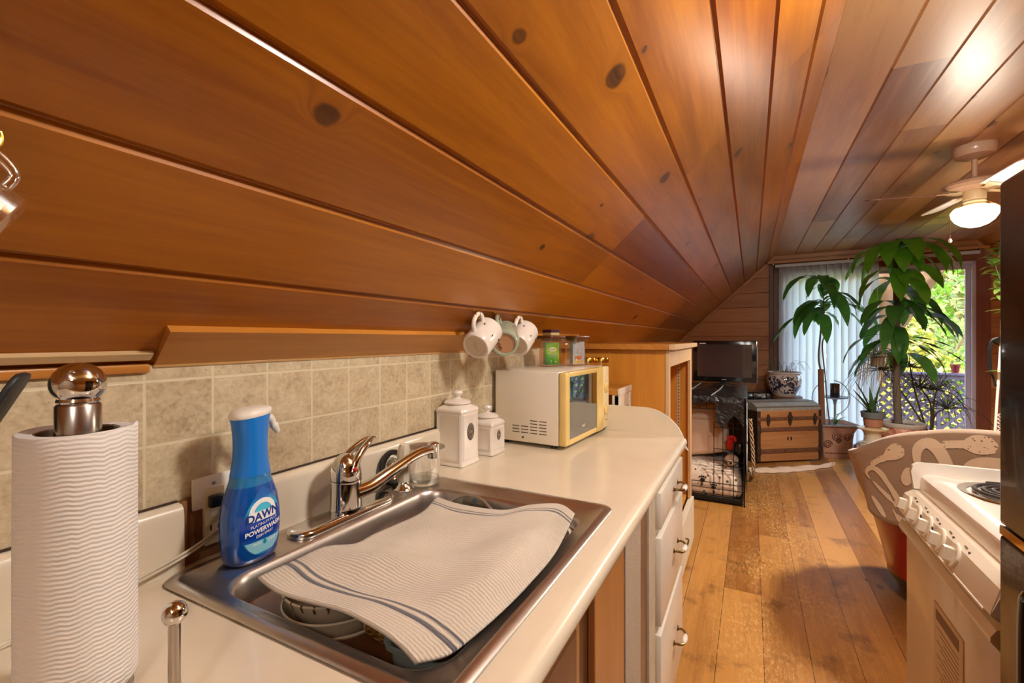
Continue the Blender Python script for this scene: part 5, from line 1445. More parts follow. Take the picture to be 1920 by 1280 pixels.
def tote():
    t = thing('storage_box', 'black plastic storage box behind the wooden trunk', 'box', (.0, 6.38, 0), R(2))
    g = NT('black_tote'); n1 = g.noise(g.coord(), 14, 4, .6); g.P(col=lin('#1b1d21'), rough=.22, coat=.5); g.bump(n1, .6, .02)
    n = 6; r = lambda hx, hy, z: [(x, y, z) for x, y in rrect(hx, hy, .03, n)]
    MB().loft([r(.18, .13, 0), r(.19, .14, .01), r(.205, .16, .58)]).build('bin', g.m, t, smooth=40)
    MB().loft([r(.215, .17, .58), r(.22, .175, .585), r(.22, .175, .63), r(.205, .16, .655), r(.1, .08, .66)]).build('lid', g.m, t, smooth=40)
    for x in (-.12, 0.03, .17): MB().box(x-.02, x+.02, -.183, -.16, .55, .645, .006).build('latch', M['black'], t, smooth=30)
tote()
def trunk():
    ang = R(36.5)
    t = thing('steamer_trunk', 'old wooden dome-top steamer trunk with metal bands in front of the plants', 'trunk', (.062, 5.385, .0), ang)
    L_, D, H = .735, .36, .545
    tw = wood('trunk_planks', '#c08a58', '#946039', '#50291a', rough=.55, ax='X', knots=.1, across=30, var=.2, bumps=.1).m
    dk_ = pm('dark_aged_metal', '#4e3c30', .5, .5, var=.25, vscale=40, bump=.3, bscale=60)
    band = wood('dark_band', '#7d553a', '#583826', rough=.5, ax='X', knots=0, bumps=.1).m
    b = MB(); b.box(0, L_, 0, D, .02, H, .004); b.build('chest', tw, t, smooth=20)
    # domed lid top, grey metal sheet with plank lines
    n = 14; d = MB()
    pr = [(0, H)]+[(D/2-D/2*math.cos(PI*k/n), H+.085*math.sin(PI*k/n)**.75) for k in range(1, n)]+[(D, H)]
    d.prism(pr, 'x', -.006, L_+.006)
    lid = d.build('lid', pm('weathered_grey_lid', '#96938a', .5, .1, var=.2, vscale=16, bump=.2, bscale=40), t, smooth=30)
    sl = MB()
    for f in (.12, .36, .64, .88):
        a = PI*f; y = D/2-D/2*math.cos(a); z = H+.085*math.sin(a)**.75
        sl.box(-.004, L_+.004, y-.014, y+.014, z-.006, z+.005, .003)
    sl.build('lid_slat', pm('grey_slat', '#6b6860', .55, var=.2), lid, smooth=25)
    st = MB()
    for x in [.05+.06*k for k in range(11)]: st.sphere((x, .014, H+.028), .005, seg=8, rings=5)
    st.build('lid_stud', dk_, lid)
    for z0, z1 in ((.105, .150), (.330, .372), (H-.10, H-.065)):
        m = MB(); m.box(-.008, L_+.008, -.010, -.0005, z0, z1, .002); o = m.build('band', band, t, smooth=20)
        s_ = MB()
        for k in range(6): s_.sphere((.06+k*.125, -.011, (z0+z1)/2), .008, (1, .5, 1), 10, 6)
        s_.build('rivet', dk_, o)
    e = MB()
    for x0, x1 in ((-.008, .030), (L_-.022, L_+.008)): e.box(x0, x1, -.008, .012, .02, H, .003)
    e.box(-.010, -.001, -.006, D, .02, H).build('edge_strip', dk_, t, smooth=20)
    for x in (-.012, L_-.03):
        for z in (.085, .31): MB().box(x, x+.045, -.016, .02, z, z+.085, .008).build('corner_cap', dk_, t, smooth=30)
    def hasp(x, w, z, h):
        m = MB(); pts = [(-.9, .35), (-.5, .6), (-.35, 1), (.35, 1), (.5, .6), (.9, .35), (.8, 0), (.55, -.5), (.15, -1), (-.15, -1), (-.55, -.5), (-.8, 0)]
        m.prism([(x+u*w, z+v*h) for u, v in pts], 'y', -.018, -.008); m.lathe([(0, .012), (.010, .010), (.013, 0)], (x, -.018, z), 14, False, Matrix.Rotation(R(90), 3, 'X')); m.build('hasp', dk_, t, smooth=25)
    hasp(L_/2, .030, H-.085, .070); hasp(.115, .024, H-.095, .060); hasp(L_-.075, .024, H-.095, .060)
    k = MB(); k.box(L_/2-.024, L_/2-.012, -.004, .002, .235, .27).box(L_/2+.014, L_/2+.026, -.004, .002, .235, .27); k.build('screw_mark', M['black'], t, smooth=0)
trunk()
def rag():
    pts = spline([(-.02, 5.04, 0), (.10, 5.10, 0), (.30, 5.24, 0), (.52, 5.42, 0), (.76, 5.66, 0)], 10); n = len(pts); mb = MB(); rows = []
    for i, p in enumerate(pts):
        T = (pts[min(i+1, n-1)]-pts[max(i-1, 0)]).normalized(); N = Vector((-T.y, T.x, 0)); w = .065*math.sin(PI*min(1, i/n*.9+.12))+.01*math.sin(i*1.1)
        rows.append([p+N*w*q+Vector((0, 0, .004+.030*max(0, 1-(q)**2)*(1+.3*math.sin(i*.7+q*3)))) for q in (-1, -.7, -.35, 0, .35, .7, 1)])
    mb.grid(rows); o = mb.build('floor_cloth', pm('pale_cloth', '#dcc4ad', .9, bump=.3, bscale=40), smooth=180)
    tag(o, 'pale pink cloth rolled along the floor in front of the trunk', 'cloth')
    pts = spline([(-.018, 4.35, .62), (-.01, 4.42, .50), (.0, 4.48, .36), (.005, 4.52, .24), (.01, 4.6, .10), (.005, 4.75, .03), (-.0, 4.95, .02)], 6)
    mb = MB()
    for k in range(3): mb.tube([p+Vector((.012*math.cos(i*.9+k*2.1)+.012, .008*math.sin(i*.9+k*2.1), 0)) for i, p in enumerate(pts)], .0055, 8)
    o = mb.build('rope', pm('cream_rope', '#cbb596', .9)); tag(o, 'cream twisted rope hanging down beside the crate', 'rope')
rag()
# ---- blue and white pot with dry plant, on a stool
def stool():
    t = thing('wooden_stool', 'small round wooden stool under the blue and white pot', 'stool', (.37, 6.305, 0))
    sw = wood('stool_wood', '#7a5138', '#553524', rough=.5, ax='X', knots=0).m
    MB().lathe([(0, .585), (.155, .585), (.165, .595), (.165, .615), (.155, .622), (0, .622)], (0, 0, 0), 36, False).build('seat', sw, t)
    for a in (40, 130, 220, 310):
        c, s_ = math.cos(R(a)), math.sin(R(a)); MB().cyl((c*.105, s_*.105, .59), (c*.15, s_*.15, 0), .017, .013, 12).build('leg', sw, t)
stool()
def bluepot():
    t = thing('ceramic_plant_pot', 'blue and white patterned pot of dry stems on the wooden stool', 'plant pot', (.345, 6.275, .622))
    m = NT('blue_white_glaze'); n1 = m.noise(m.coord(), 26, 3, .55, .8); n2 = m.noise(m.coord(), 9, 2)
    x, y, z = m.sep(m.coord()); band = m.math('MULTIPLY', m.step(z, .03, .045), m.math('SUBTRACT', 1.0, m.step(z, .235, .245)))
    f = m.math('MULTIPLY', m.step(m.math('ADD', n1, m.math('MULTIPLY', n2, .15)), .545, .585), band)
    m.P(col=m.mix(f, lin('#cfc6c0'), lin('#2c3350')), rough=.12, coat=.6)
    MB().lathe([(0, .0), (.105, .0), (.115, .01), (.14, .05), (.172, .12), (.180, .18), (.172, .235), (.160, .252), (.166, .262), (.180, .268), (.182, .28), (.172, .284), (.160, .27), (.155, .25), (0, .248)], (0, 0, 0), 48, False).build('pot', m.m, t)
    MB().lathe([(.16, .252), (.08, .264), (0, .266)], (0, 0, 0), 24, False).build('soil', pm('dark_soil', '#2a201a', .95, bump=.6, bscale=60), t)
    st = MB(); rnd = random.Random(7)
    for k in range(26):
        a = rnd.uniform(0, 2*PI); r0 = rnd.uniform(.03, .14); L_ = rnd.uniform(.06, .22); b = Vector((r0*math.cos(a), r0*math.sin(a), .26)); d = Vector((math.cos(a+rnd.uniform(-1, 1)), math.sin(a), 0))
        st.tube(spline([b, b+d*L_*.3+Vector((0, 0, L_*.7)), b+d*L_*.7+Vector((0, 0, L_*.75)), b+d*L_+Vector((0, 0, L_*.3))], 4), .0018, 5)
    st.build('dry_stems', pm('dry_stem', '#6a6250', .8), t)
bluepot()
# ---- terracotta-coloured painted planter with a tall cane plant
leafm = {}
def leafmat(name, c1, c2, tr):
    m = NT(name); n1 = m.noise(m.coord(), 6, 2)
    col = m.ramp(n1, [(.35, lin(c1)), (.65, lin(c2))])
    m.P(col=col, rough=.28, spec=.5)
    tl = m.n('BsdfTranslucent'); m.set(tl.inputs[0], m.mix(.6, col, lin(tr)))
    mx = m.n('MixShader'); mx.inputs[0].default_value = .38; m.t.links.new(m.p.outputs[0], mx.inputs[1]); m.t.links.new(tl.outputs[0], mx.inputs[2]); m.t.links.new(mx.outputs[0], m.out.inputs[0])
    return m.m
L1 = leafmat('glossy_leaf_dark', '#33662f', '#4f8840', '#7ab844'); L2 = leafmat('glossy_leaf_lit', '#4a9428', '#74bc38', '#a4e040'); L3 = leafmat('leaf_snake', '#2f5a30', '#5b8a4a', '#6fa83a'); L4 = leafmat('leaf_lime', '#86b848', '#b4dc78', '#c8f080')
bark = pm('cane_bark', '#8a5f42', .8, var=.2, vscale=50, bump=.5, bscale=90); thinbark = pm('thin_stem', '#6f675a', .7, var=.15)
def spiral(mb, P, r_out, turns=2.2, tube=.004):
    pts = []
    for i in range(40):
        a = i/39*2*PI*turns; r_ = r_out*(1-.8*i/39); pts.append(P(r_*math.cos(a), r_*math.sin(a)))
    mb.tube(pts, tube, 6)
def planter():
    t = thing('cane_plant', 'tall thin-stemmed plant with drooping leaves in a square painted planter by the trunk', 'plant', (.80, 6.17, 0), R(16))
    pm_ = pm('painted_terracotta', '#b58a74', .6, var=.12, vscale=10, bump=.2, bscale=80)
    n = 3; r = lambda h, z: [(x, y, z) for x, y in rrect(h, h, .02, n)]
    pot = MB().loft([r(.135, 0), r(.138, .012), r(.142, .05), r(.146, .20), r(.155, .28), r(.178, .335), r(.205, .352), r(.207, .366), r(.195, .368), r(.160, .345), r(.135, .30)], caps=True).build('pot', pm_, t, smooth=30)
    MB().loft([r(.2, .352), r(.2085, .356), r(.2085, .367), r(.195, .3695), r(.188, .364)], caps=False).build('rim', pm('grey_rim', '#8f969a', .45, var=.1), pot, smooth=40)
    sw = MB()
    for x, z, ro in ((-.02, .235, .052), (.085, .235, .045), (-.105, .15, .045), (.0, .19, .028)): spiral(sw, lambda u, v: (x+u, -.1455-.006*(z-.05)/.2, z+v), ro)
    for k in range(14): sw.sphere((-.12+.0185*k, -.143, .055), .007, (1, .5, 1), 8, 5)
    sw.build('swirl_print', pm('brown_swirl', '#5a2f24', .6), pot)
    MB().loft([r(.155, .335), r(.15, .338)]).build('soil', pm('pale_soil', '#8a8580', .95, bump=.5, bscale=50), t, smooth=30)
    tk = MB(); tk.tube([(-.10, -.02, .30), (-.112, -.02, .55), (-.118, -.02, .80), (-.12, -.02, .955)], [.030, .030, .029, .028], 16); tk.build('cut_trunk', bark, t, smooth=50)
    top = Vector((-.130, -.03, 1.99)); stp = spline([(-.118, -.02, .93), (-.142, -.02, 1.08), (-.128, -.02, 1.3), (-.105, -.02, 1.55), (-.095, -.03, 1.72), top], 6)
    s_ = MB(); s_.tube(stp, [.011-.005*i/len(stp) for i in range(len(stp))], 8)
    s_.tube(spline([(-.02, .0, .33), (-.05, .0, .6), (-.07, -.01, .85), (-.105, -.02, 1.2), (-.085, -.02, 1.32)], 5), .007, 7); s_.build('stem', thinbark, t)
    lf = MB(); rnd = random.Random(11)
    for k in range(36):
        f = rnd.random(); i = int((.62+.38*f)*(len(stp)-1)); p = stp[i]
        a = k*2.4+rnd.uniform(-.3, .3); L_ = rnd.uniform(.42, .66)*(.5 if math.sin(a+R(16)) > .25 else 1); el = R(rnd.uniform(15, 68))*(.5+.5*f)
        lf.leaf(p, a, el, L_, rnd.uniform(.09, .12), el+R(rnd.uniform(66, 92)), 10, rnd.uniform(-.7, .7), .004, .12, 1.3, .6)
    lf.build('leaves', L1, t, smooth=180)
    vine = MB()
    for s_ in (-1, 1):
        c = Vector((.015, .06, .63)); vine.tube([c+Vector((.2*math.cos(a), .02*s_, .2*math.sin(a))) for a in [R(x) for x in (range(105, 250, 9) if s_ < 0 else range(-75, 85, 9))]], .005, 6)
    vine.tube(spline([(.05, .03, .33), (.06, .05, .40), (.10, .06, .46)], 5), .005, 6)
    vg = vine.build('vine_hoop', pm('pale_green_stem', '#9fb59a', .6), t)
    gl = MB()
    for k in range(5): gl.leaf((.05, .02, .34), k*1.3, R(70), .17, .022, R(80), 6)
    gl.build('young_leaves', L1, t, smooth=180)
planter()
def candlestand():
    t = thing('plant_stand', 'slim metal stake with a round dish standing in the square planter', 'stand', (.835, 6.235, 0))
    mt = pm('pale_grey_metal', '#9aa3aa', .35, .5)
    MB().lathe([(0, .61), (.03, .615), (.10, .628), (.128, .640), (.132, .648), (.12, .642), (.03, .628), (0, .626)], (0, 0, 0), 40, False).build('dish', mt, t)
    MB().lathe([(0, .325), (.011, .325), (.011, .345), (.018, .36), (.011, .375), (.011, .55), (.02, .60), (.03, .615), (0, .615)], (0, 0, 0), 24, False).build('pedestal', mt, t)
    c = thing('candle_jar', 'dark glass candle jar on the metal dish behind the cane trunk', 'candle', (.835, 6.235, .628))
    MB().lathe([(0, .0), (.044, .0), (.047, .004), (.047, .165), (.044, .165), (.043, .12), (0, .12)], (0, 0, 0), 28, False).build('jar', glassmat('smoked_glass', '#5a6066', .1), c)
    MB().lathe([(0, .005), (.042, .005), (.042, .115), (0, .118)], (0, 0, 0), 24, False).build('wax', pm('dark_wax', '#23252a', .5), c)
candlestand()
def snakeplant():
    x, y = .985, 5.22
    p = thing('ceramic_pedestal', 'blue and white ceramic pedestal urn holding the snake plant', 'pedestal', (x, y, 0))
    m = NT('blue_cream_urn'); n1 = m.noise(m.coord(), 11, 3, .5, .6); xx, yy, zz = m.sep(m.coord())
    m.P(col=m.mix(m.math('MULTIPLY', m.step(n1, .54, .58), m.math('SUBTRACT', 1.0, m.step(zz, .34, .36))), m.ramp(zz, [(.0, lin('#9a9ca4')), (.36, lin('#b9b2a4')), (.48, lin('#cdbb98'))]), lin('#2f3a5a')), rough=.15, coat=.5)
    MB().lathe([(0, 0), (.11, 0), (.115, .02), (.10, .05), (.125, .12), (.150, .22), (.145, .30), (.11, .345), (.07, .365), (.062, .39), (.066, .43), (.085, .462), (.115, .475), (.118, .484), (.10, .49), (0, .49)], (0, 0, 0), 40, False).build('urn', m.m, p)
    t = thing('snake_plant', 'pointed green snake plant in a clay pot with grey rim on the ceramic pedestal', 'plant', (x, y, .49))
    MB().lathe([(0, 0), (.058, 0), (.062, .012), (.066, .012), (.074, .09), (.066, .085), (0, .08)], (0, 0, 0), 36, False).build('pot', pm('terracotta', '#9a6a52', .7, var=.1), t)
    MB().lathe([(.074, .086), (.086, .088), (.093, .138), (.088, .142), (.078, .10), (0, .11)], (0, 0, 0), 36, False).build('pot_rim', pm('slate_rim', '#5a6468', .5), t)
    l = MB()
    for a, el, L_, W in ((R(175), 72, .36, .060), (R(160), 52, .30, .048), (R(190), 62, .28, .055), (R(20), 84, .30, .030), (R(100), 80, .26, .04), (R(250), 74, .20, .05)):
        l.leaf((.01*math.cos(a), .01*math.sin(a), .11), a, R(el), L_, W, R(10), 7, .3, 0, .3, .75)
    l.build('leaves', L3, t, smooth=180)
    w = MB(); rnd = random.Random(5)
    for k in range(12):
        a = rnd.uniform(0, 2*PI); b = Vector((.03*math.cos(a), .03*math.sin(a), .11)); w.tube(spline([b, b+Vector((.01, 0, .08)), b+Vector((rnd.uniform(-.05, .07), rnd.uniform(-.03, .03), rnd.uniform(.08, .17)))], 4), .0025, 5)
    w.build('dry_stalks', pm('dry_dark_stalk', '#3a3228', .8), t)
snakeplant()
def dragontree():
    x, y = 1.285, 5.62
    t = thing('dragon_tree', 'tall plant with broad drooping leaves, the upper ones coloured as lit, in a round mosaic pot by the door', 'plant', (x, y, 0))
    m = NT('mosaic_terracotta'); vo = m.n('TexVoronoi'); m.set(vo.inputs['Vector'], m.coord()); vo.inputs['Scale'].default_value = 34; n1 = m.noise(m.coord(), 7, 3)
    m.P(col=m.ramp(m.math('ADD', m.math('MULTIPLY', m.sep(vo.outputs['Color'])[0], .5), m.math('MULTIPLY', n1, .5)), [(.3, lin('#6a4438')), (.5, lin('#b0705a')), (.75, lin('#c9907a'))]), rough=.5); m.bump(vo.outputs['Distance'], .3, .005)
    pot = MB().lathe([(0, 0), (.12, 0), (.13, .02), (.175, .16), (.195, .30), (.185, .40), (.165, .452), (.16, .47), (0, .46)], (0, 0, 0), 48, False).build('pot', m.m, t)
    MB().lathe([(.158, .462), (.166, .455), (.178, .47), (.180, .492), (.168, .50), (.155, .49), (.150, .465)], (0, 0, 0), 48, False).build('rim', pm('pale_rim', '#b8b4ac', .5, var=.1), pot)
    sw = MB()
    for k in range(9):
        a = 2*PI*k/9
        def Pt(u, v, a=a):
            z = .33+v; rr = .195-.9*max(0, z-.30)*.25+.004; return (rr*math.cos(a+u/.19), rr*math.sin(a+u/.19), z)
        sw.tube([Pt(.045*math.cos(q*PI/12), .045*math.sin(q*PI/12)) for q in range(0, 13)], .006, 6)
    sw.build('mosaic_arc', pm('dark_mosaic', '#4a2a22', .5), pot)
    MB().lathe([(.152, .468), (.07, .474), (0, .474)], (0, 0, 0), 24, False).build('soil', pm('grey_soil', '#6a6864', .95, bump=.6, bscale=60), t)
    stp = spline([(-.03, 0, .46), (-.04, 0, .75), (-.045, 0, 1.05), (-.04, 0, 1.4), (-.05, 0, 1.8), (-.06, -.02, 2.12)], 8)
    s_ = MB(); s_.tube(stp, [.034-.016*i/len(stp) for i in range(len(stp))], 12); s_.build('trunk', pm('grey_trunk', '#6a5f54', .85, var=.2, bump=.6, bscale=60), t, smooth=60)
    rnd = random.Random(21); up = MB(); low = MB()
    for k in range(42):
        f = rnd.random(); i = int((.42+.58*f)*(len(stp)-1)); p = stp[i]; a = k*2.4+rnd.uniform(-.3, .3)
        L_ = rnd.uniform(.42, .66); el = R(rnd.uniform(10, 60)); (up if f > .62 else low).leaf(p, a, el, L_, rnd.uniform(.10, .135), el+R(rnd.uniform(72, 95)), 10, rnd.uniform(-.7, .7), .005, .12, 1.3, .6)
    for a, L_, W, el, be in ((250, .56, .16, 62, 158), (285, .54, .165, 70, 165), (310, .64, .15, 45, 138), (230, .60, .15, 45, 136), (335, .60, .155, 40, 132), (270, .46, .15, 30, 122), (205, .58, .13, 50, 142), (355, .66, .14, 46, 140), (300, .40, .14, 20, 112), (320, .72, .14, 55, 146)):
        up.leaf(stp[-1], R(a), R(el), L_, W*.95, R(be), 10, .15, .004, .12, 1.3, .7)
    up.build('upper_leaves', L2, t, smooth=180); low.build('lower_leaves', L1, t, smooth=180)  # upper leaves painted a brighter green, as backlit and lit by the fan
    dr_ = MB()
    for a, el, L_ in ((-5, -8, .55), (12, 5, .48), (-25, -20, .42), (30, -5, .5)):
        dr_.leaf(stp[int(len(stp)*.55)], R(a), R(el), L_, .03, R(38), 8, .9, .006, .1)
    dr_.build('withered_leaves', pm('withered_leaf', '#3f4232', .7), t, smooth=180)
dragontree()
def spiky():
    x, y = 1.56, 5.86
    t = thing('spiky_plant', 'wispy plant of thin dark drooping needles beside the round mosaic pot', 'plant', (x, y, 0))
    MB().lathe([(0, 0), (.10, 0), (.11, .01), (.135, .26), (.145, .27), (.145, .30), (.13, .30), (.12, .27), (0, .27)], (0, 0, 0), 36, False).build('pot', pm('dark_pot', '#4a4440', .6), t)
    rnd = random.Random(9); st = MB(); nd = MB()
    heads = [Vector((-.16, 0, 1.02)), Vector((-.10, -.05, .82)), Vector((.04, .0, .80)), Vector((-.38, .0, .98)), Vector((.12, .03, .62))]
    for h in heads:
        b = Vector((rnd.uniform(-.04, .04), rnd.uniform(-.03, .03), .27)); st.tube(spline([b, b.lerp(h, .5)+Vector((rnd.uniform(-.05, .05), 0, .1)), h], 6), [.010-.005*i/12 for i in range(13)], 7)
        for k in range(38):
            a = rnd.uniform(0, 2*PI); e = R(rnd.uniform(-15, 65)); L_ = rnd.uniform(.20, .42)
            d = Vector((math.cos(a)*math.cos(e), math.sin(a)*math.cos(e), math.sin(e)))
            nd.tube(spline([h, h+d*L_*.45, h+d*L_*.8+Vector((0, 0, -.10*L_/.3)), h+d*L_*.95+Vector((0, 0, -.24*L_/.3))], 4), [.003-.0022*i/12 for i in range(13)], 4)
    st.build('stems', pm('dark_stem', '#4a4238', .8), t); nd.build('needles', pm('dark_needle', '#3c4436', .6), t)
    return
spiky()
def airroots():
    x, y = 1.12, 5.75
    t = thing('hanging_spider_plant', 'pale dry spider plant roots hanging in front of the tan cloth', 'plant', (x, y, 1.42))
    rnd = random.Random(31); m = MB()
    for k in range(34):
        a = rnd.uniform(0, 2*PI); L_ = rnd.uniform(.14, .34); c, s_ = math.cos(a), math.sin(a)
        b = Vector((0, 0, -.35+.02*(k % 5))); m.tube(spline([b, b+Vector((c*.07, s_*.07, .05)), b+Vector((c*.14, s_*.1, -.02)), b+Vector((c*.17, s_*.12, -L_))], 4), .0028, 5)
    m.build('dry_leaves', pm('straw_leaf', '#b5aa8c', .8), t)
    MB().tube([(0, 0, .62), (0, 0, -.3)], .002, 5).build('cord', M['white'], t)
    MB().lathe([(0, -.40), (.05, -.40), (.06, -.30), (.055, -.30), (0, -.32)], (0, 0, 0), 24, False).build('pot', pm('small_tan_pot', '#9a8a70', .7), t)
airroots()

# ---- vertical blinds and the rod
def blinds():
    t = thing('vertical_blinds', 'pale grey vertical blinds drawn across the left half of the glass door', 'blinds', tuple(frot(0, 0, 0)), FARROT)
    m = NT('blind_vane'); m.P(col=lin('#dfe6e8'), rough=.5)
    tl = m.n('BsdfTranslucent'); tl.inputs[0].default_value = lin('#f4f4f0'); mx = m.n('MixShader'); mx.inputs[0].default_value = .7
    m.t.links.new(m.p.outputs[0], mx.inputs[1]); m.t.links.new(tl.outputs[0], mx.inputs[2]); m.t.links.new(mx.outputs[0], m.out.inputs[0])
    MB().box(.27, 2.10, -.085, -.045, 2.17, 2.205, .003).build('head_rail', pm('rail_grey', '#c8ccce', .4), t, smooth=20)
    for k in range(14):
        x = .345+.0695*k; a = R(38+4*math.sin(k*2.3)); c, s_ = math.cos(a), math.sin(a); mb = MB(); rows = []
        for z in (.085, 1.0, 2.165):
            rows.append([(x+c*u*.045-s_*(.006*(1-u*u)), -.065+s_*u*.045+c*(.006*(1-u*u)), z) for u in (-1, -.6, -.2, .2, .6, 1)])
        mb.grid(rows); mb.build('vane', m.m, t, smooth=180)
blinds()
o = MB().box(.188, 2.165, -.105, -.085, 2.218, 2.246, .003).build('curtain_rod', M['trimwood'], smooth=20); o.location = (0, 6.62, 0); o.rotation_euler = (0, 0, FARROT)
tag(o, 'flat pale wooden curtain rod above the blinds and door', 'curtain rod')
for x in (.25, 1.0, 2.10): MB().box(x-.008, x+.008, -.09, .0, 2.20, 2.226, .002).build('bracket', M['brass'], o, smooth=20)

# ---- beside the door on the right: white pole lamp, trailing plant
def polelamp():
    t = thing('floor_lamp', 'white pole lamp with a black shade beside the glass door', 'lamp', (1.432, 4.2, 0), 0)
    MB().lathe([(0, 0), (.11, 0), (.112, .012), (.03, .025), (0, .025)], (0, 0, 0), 32, False).build('base', M['white'], t)
    MB().tube([(0, 0, .02), (.004, 0, .52), (.022, 0, .9), (.040, 0, 1.27)], .0075, 12).build('pole', M['white'], t)
    s_ = MB(); s_.lathe([(.012, .05), (.02, .04), (.045, .0), (.058, -.05), (.056, -.05), (.042, .0), (.012, .04)], (.075, 0, 1.29), 28, False, Matrix.Rotation(R(35), 3, 'Y')); s_.build('shade', pm('black_lamp_shade', '#121416', .15, coat=.8), t, smooth=50)
    c = MB()
    for k in range(3):
        d = .012*k; c.tube(spline([(.045, .0, 1.31), (.012-d*.6, .01, 1.29), (-.004-d*.6, .01, 1.22), (-.002-d*.6, .01, 1.10+d), (.010-d*.5, .0, 1.02+d), (.020-d*.4, 0, .98)], 7), .0032, 8)
    c.build('cable_loop', M['black'], t)
    k_ = MB(); k_.tube([(.034+.009*math.cos(i*.9), .009*math.sin(i*.9), .80-.0036*i) for i in range(95)], .0028, 6); k_.build('coiled_cord', M['white'], t)
polelamp()
def pothos():
    t = thing('trailing_plant', 'bright green trailing plant hanging beside the glass door', 'plant', (1.53, 4.16, 1.86), 0)
    MB().lathe([(0, -.06), (.05, -.06), (.07, .02), (.075, .03), (.068, .03), (0, .01)], (0.02, 0, 0), 24, False).build('pot', M['white'], t)
    h = MB()
    for a in (0, 120, 240): h.tube([(.02+.07*math.cos(R(a)), .07*math.sin(R(a)), .03), (.02, 0, .44)], .0015, 5)
    h.build('hanger', M['white'], t)
    st = MB(); lf = MB(); rnd = random.Random(12)
    for v, (dx, L_) in enumerate(((-.06, .40), (-.085, .30), (-.03, .55), (-.045, .78), (-.10, .2), (.02, .6))):
        pts = spline([(0.0, -.02, .03), (dx*.7, -.03, .03), (dx, -.03, -.06), (dx*.9+.02*math.sin(v), -.03, -L_*.5), (dx*.8-.01*math.cos(v*2), -.03, -L_)], 6); st.tube(pts, .002, 5)
        for i in range(3, len(pts), 2 if L_ < .6 else 3):
            a = rnd.uniform(PI*.6, PI*1.7); lf.leaf(pts[i], a, R(rnd.uniform(-10, 35)), rnd.uniform(.075, .115), rnd.uniform(.055, .075), R(rnd.uniform(20, 60)), 5, 0, 0, .15, .62)
    st.build('vines', pm('vine_stem', '#8fae86', .6), t); lf.build('leaves', L4, t, smooth=180)
pothos()

# ================================================================== outside: deck, lattice, cloth, planting
dk = struct(MB().box(-1.0, 5.0, 6.75, 8.5, -.12, -.02).build('deck_floor', wood('grey_deck', '#8d8590', '#6f6874', rough=.7, ax='X', knots=0).m, smooth=0))
M['rail'] = pm('lilac_grey_paint', '#5a5466', .6, var=.1, vscale=20)
def railing():
    t = thing('deck_railing', 'lilac grey wooden deck railing with diagonal lattice panels outside the door', 'railing', (0, 8.25, 0))
    MB().box(-1.0, 4.8, -.06, .06, .80, .832, .004).build('top_rail', M['rail'], t, smooth=20)
    MB().box(-1.0, 4.8, -.02, .02, .745, .80, .003).box(-1.0, 4.8, -.02, .02, -.02, .03, .003).build('lattice_frame', M['rail'], t, smooth=20)
    for x in (-.9, 2.27, 4.6): MB().box(x-.02, x+.02, -.035, .02, -.02, .80, .003).build('post', M['rail'], t, smooth=20)
    for s_, y in ((1, -.006), (-1, .006)):
        m = MB(); x = -1.9
        while x < 4.8:
            # clip strip to 0..0.745
            a = Vector((x, y, .0)); b = Vector((x+.745*s_, y, .745)); 
            if s_ < 0: a.x += .9; b.x += .9
            d = Vector((s_, 0, 1)).normalized(); n_ = Vector((d.z, 0, -d.x))*.0175
            m.loft([[a-n_+Vector((0, -.005, 0)), a+n_+Vector((0, -.005, 0)), a+n_+Vector((0, .005, 0)), a-n_+Vector((0, .005, 0))], [b-n_+Vector((0, -.005, 0)), b+n_+Vector((0, -.005, 0)), b+n_+Vector((0, .005, 0)), b-n_+Vector((0, .005, 0))]])
            x += .125
        m.build('lattice', M['rail'], t, smooth=0)
railing()
t = thing('red_flower_pot', 'small dark red pot standing on the deck railing', 'pot', (2.445, 8.25, .832))
MB().lathe([(0, 0), (.036, 0), (.048, .085), (.054, .087), (.056, .115), (.048, .115), (.046, .09), (0, .085)], (0, 0, 0), 28, False).build('pot_body', pm('dark_red_glaze', '#5a0e18', .3), t)
MB().lathe([(.047, .10), (0, .102)], (0, 0, 0), 20, False).build('soil', pm('pot_soil', '#3a2a20', .9), t)
def cloth():
    # tan cloth hung under the deck roof and drawn to one side
    t = NT('tan_canvas'); t.P(col=lin('#b89a7a'), rough=.9)
    tl = t.n('BsdfTranslucent'); tl.inputs[0].default_value = lin('#c9a883'); mx = t.n('MixShader'); mx.inputs[0].default_value = .4
    t.t.links.new(t.p.outputs[0], mx.inputs[1]); t.t.links.new(tl.outputs[0], mx.inputs[2]); t.t.links.new(mx.outputs[0], t.out.inputs[0])
    P = []; NU, NV = 50, 40
    for i in range(NU+1):
        u = i/NU; row = []
        for j in range(NV+1):
            v = j/NV
            right = 2.25-.62*min(1, v/.55)**.9-.18*max(0, (v-.55)/.45)
            x = 1.05+(right-1.05)*u; z = 2.30-v*2.0
            row.append((x, 7.55+.035*math.sin(u*26+v*2)*(.5+.5*v)+.05*math.sin(v*5+u*3)*u, z-.04*math.sin(PI*u)*(1-v)))
        P.append(row)
    mb = MB(); mb.grid(P); o = mb.build('canvas_curtain', t.m, smooth=180); m = o.modifiers.new('thickness', 'SOLIDIFY'); m.thickness = .004
    tag(o, 'tan canvas curtain outside the glass door, drawn to the left', 'curtain')
    kn = MB(); kn.tube(spline([(1.9, 7.5, 2.26), (2.05, 7.46, 2.20), (2.2, 7.47, 2.17), (2.3, 7.5, 2.22), (2.28, 7.52, 2.27)], 6), [.03+.012*math.sin(i*1.3) for i in range(25)], 10); kn.build('gathered_edge', pm('brown_gather', '#6b4c38', .8, bump=.5, bscale=40), o)
    MB().cyl((.9, 7.55, 2.305), (2.7, 7.55, 2.305), .012, seg=12).build('pole', M['brass'], o)
cloth()
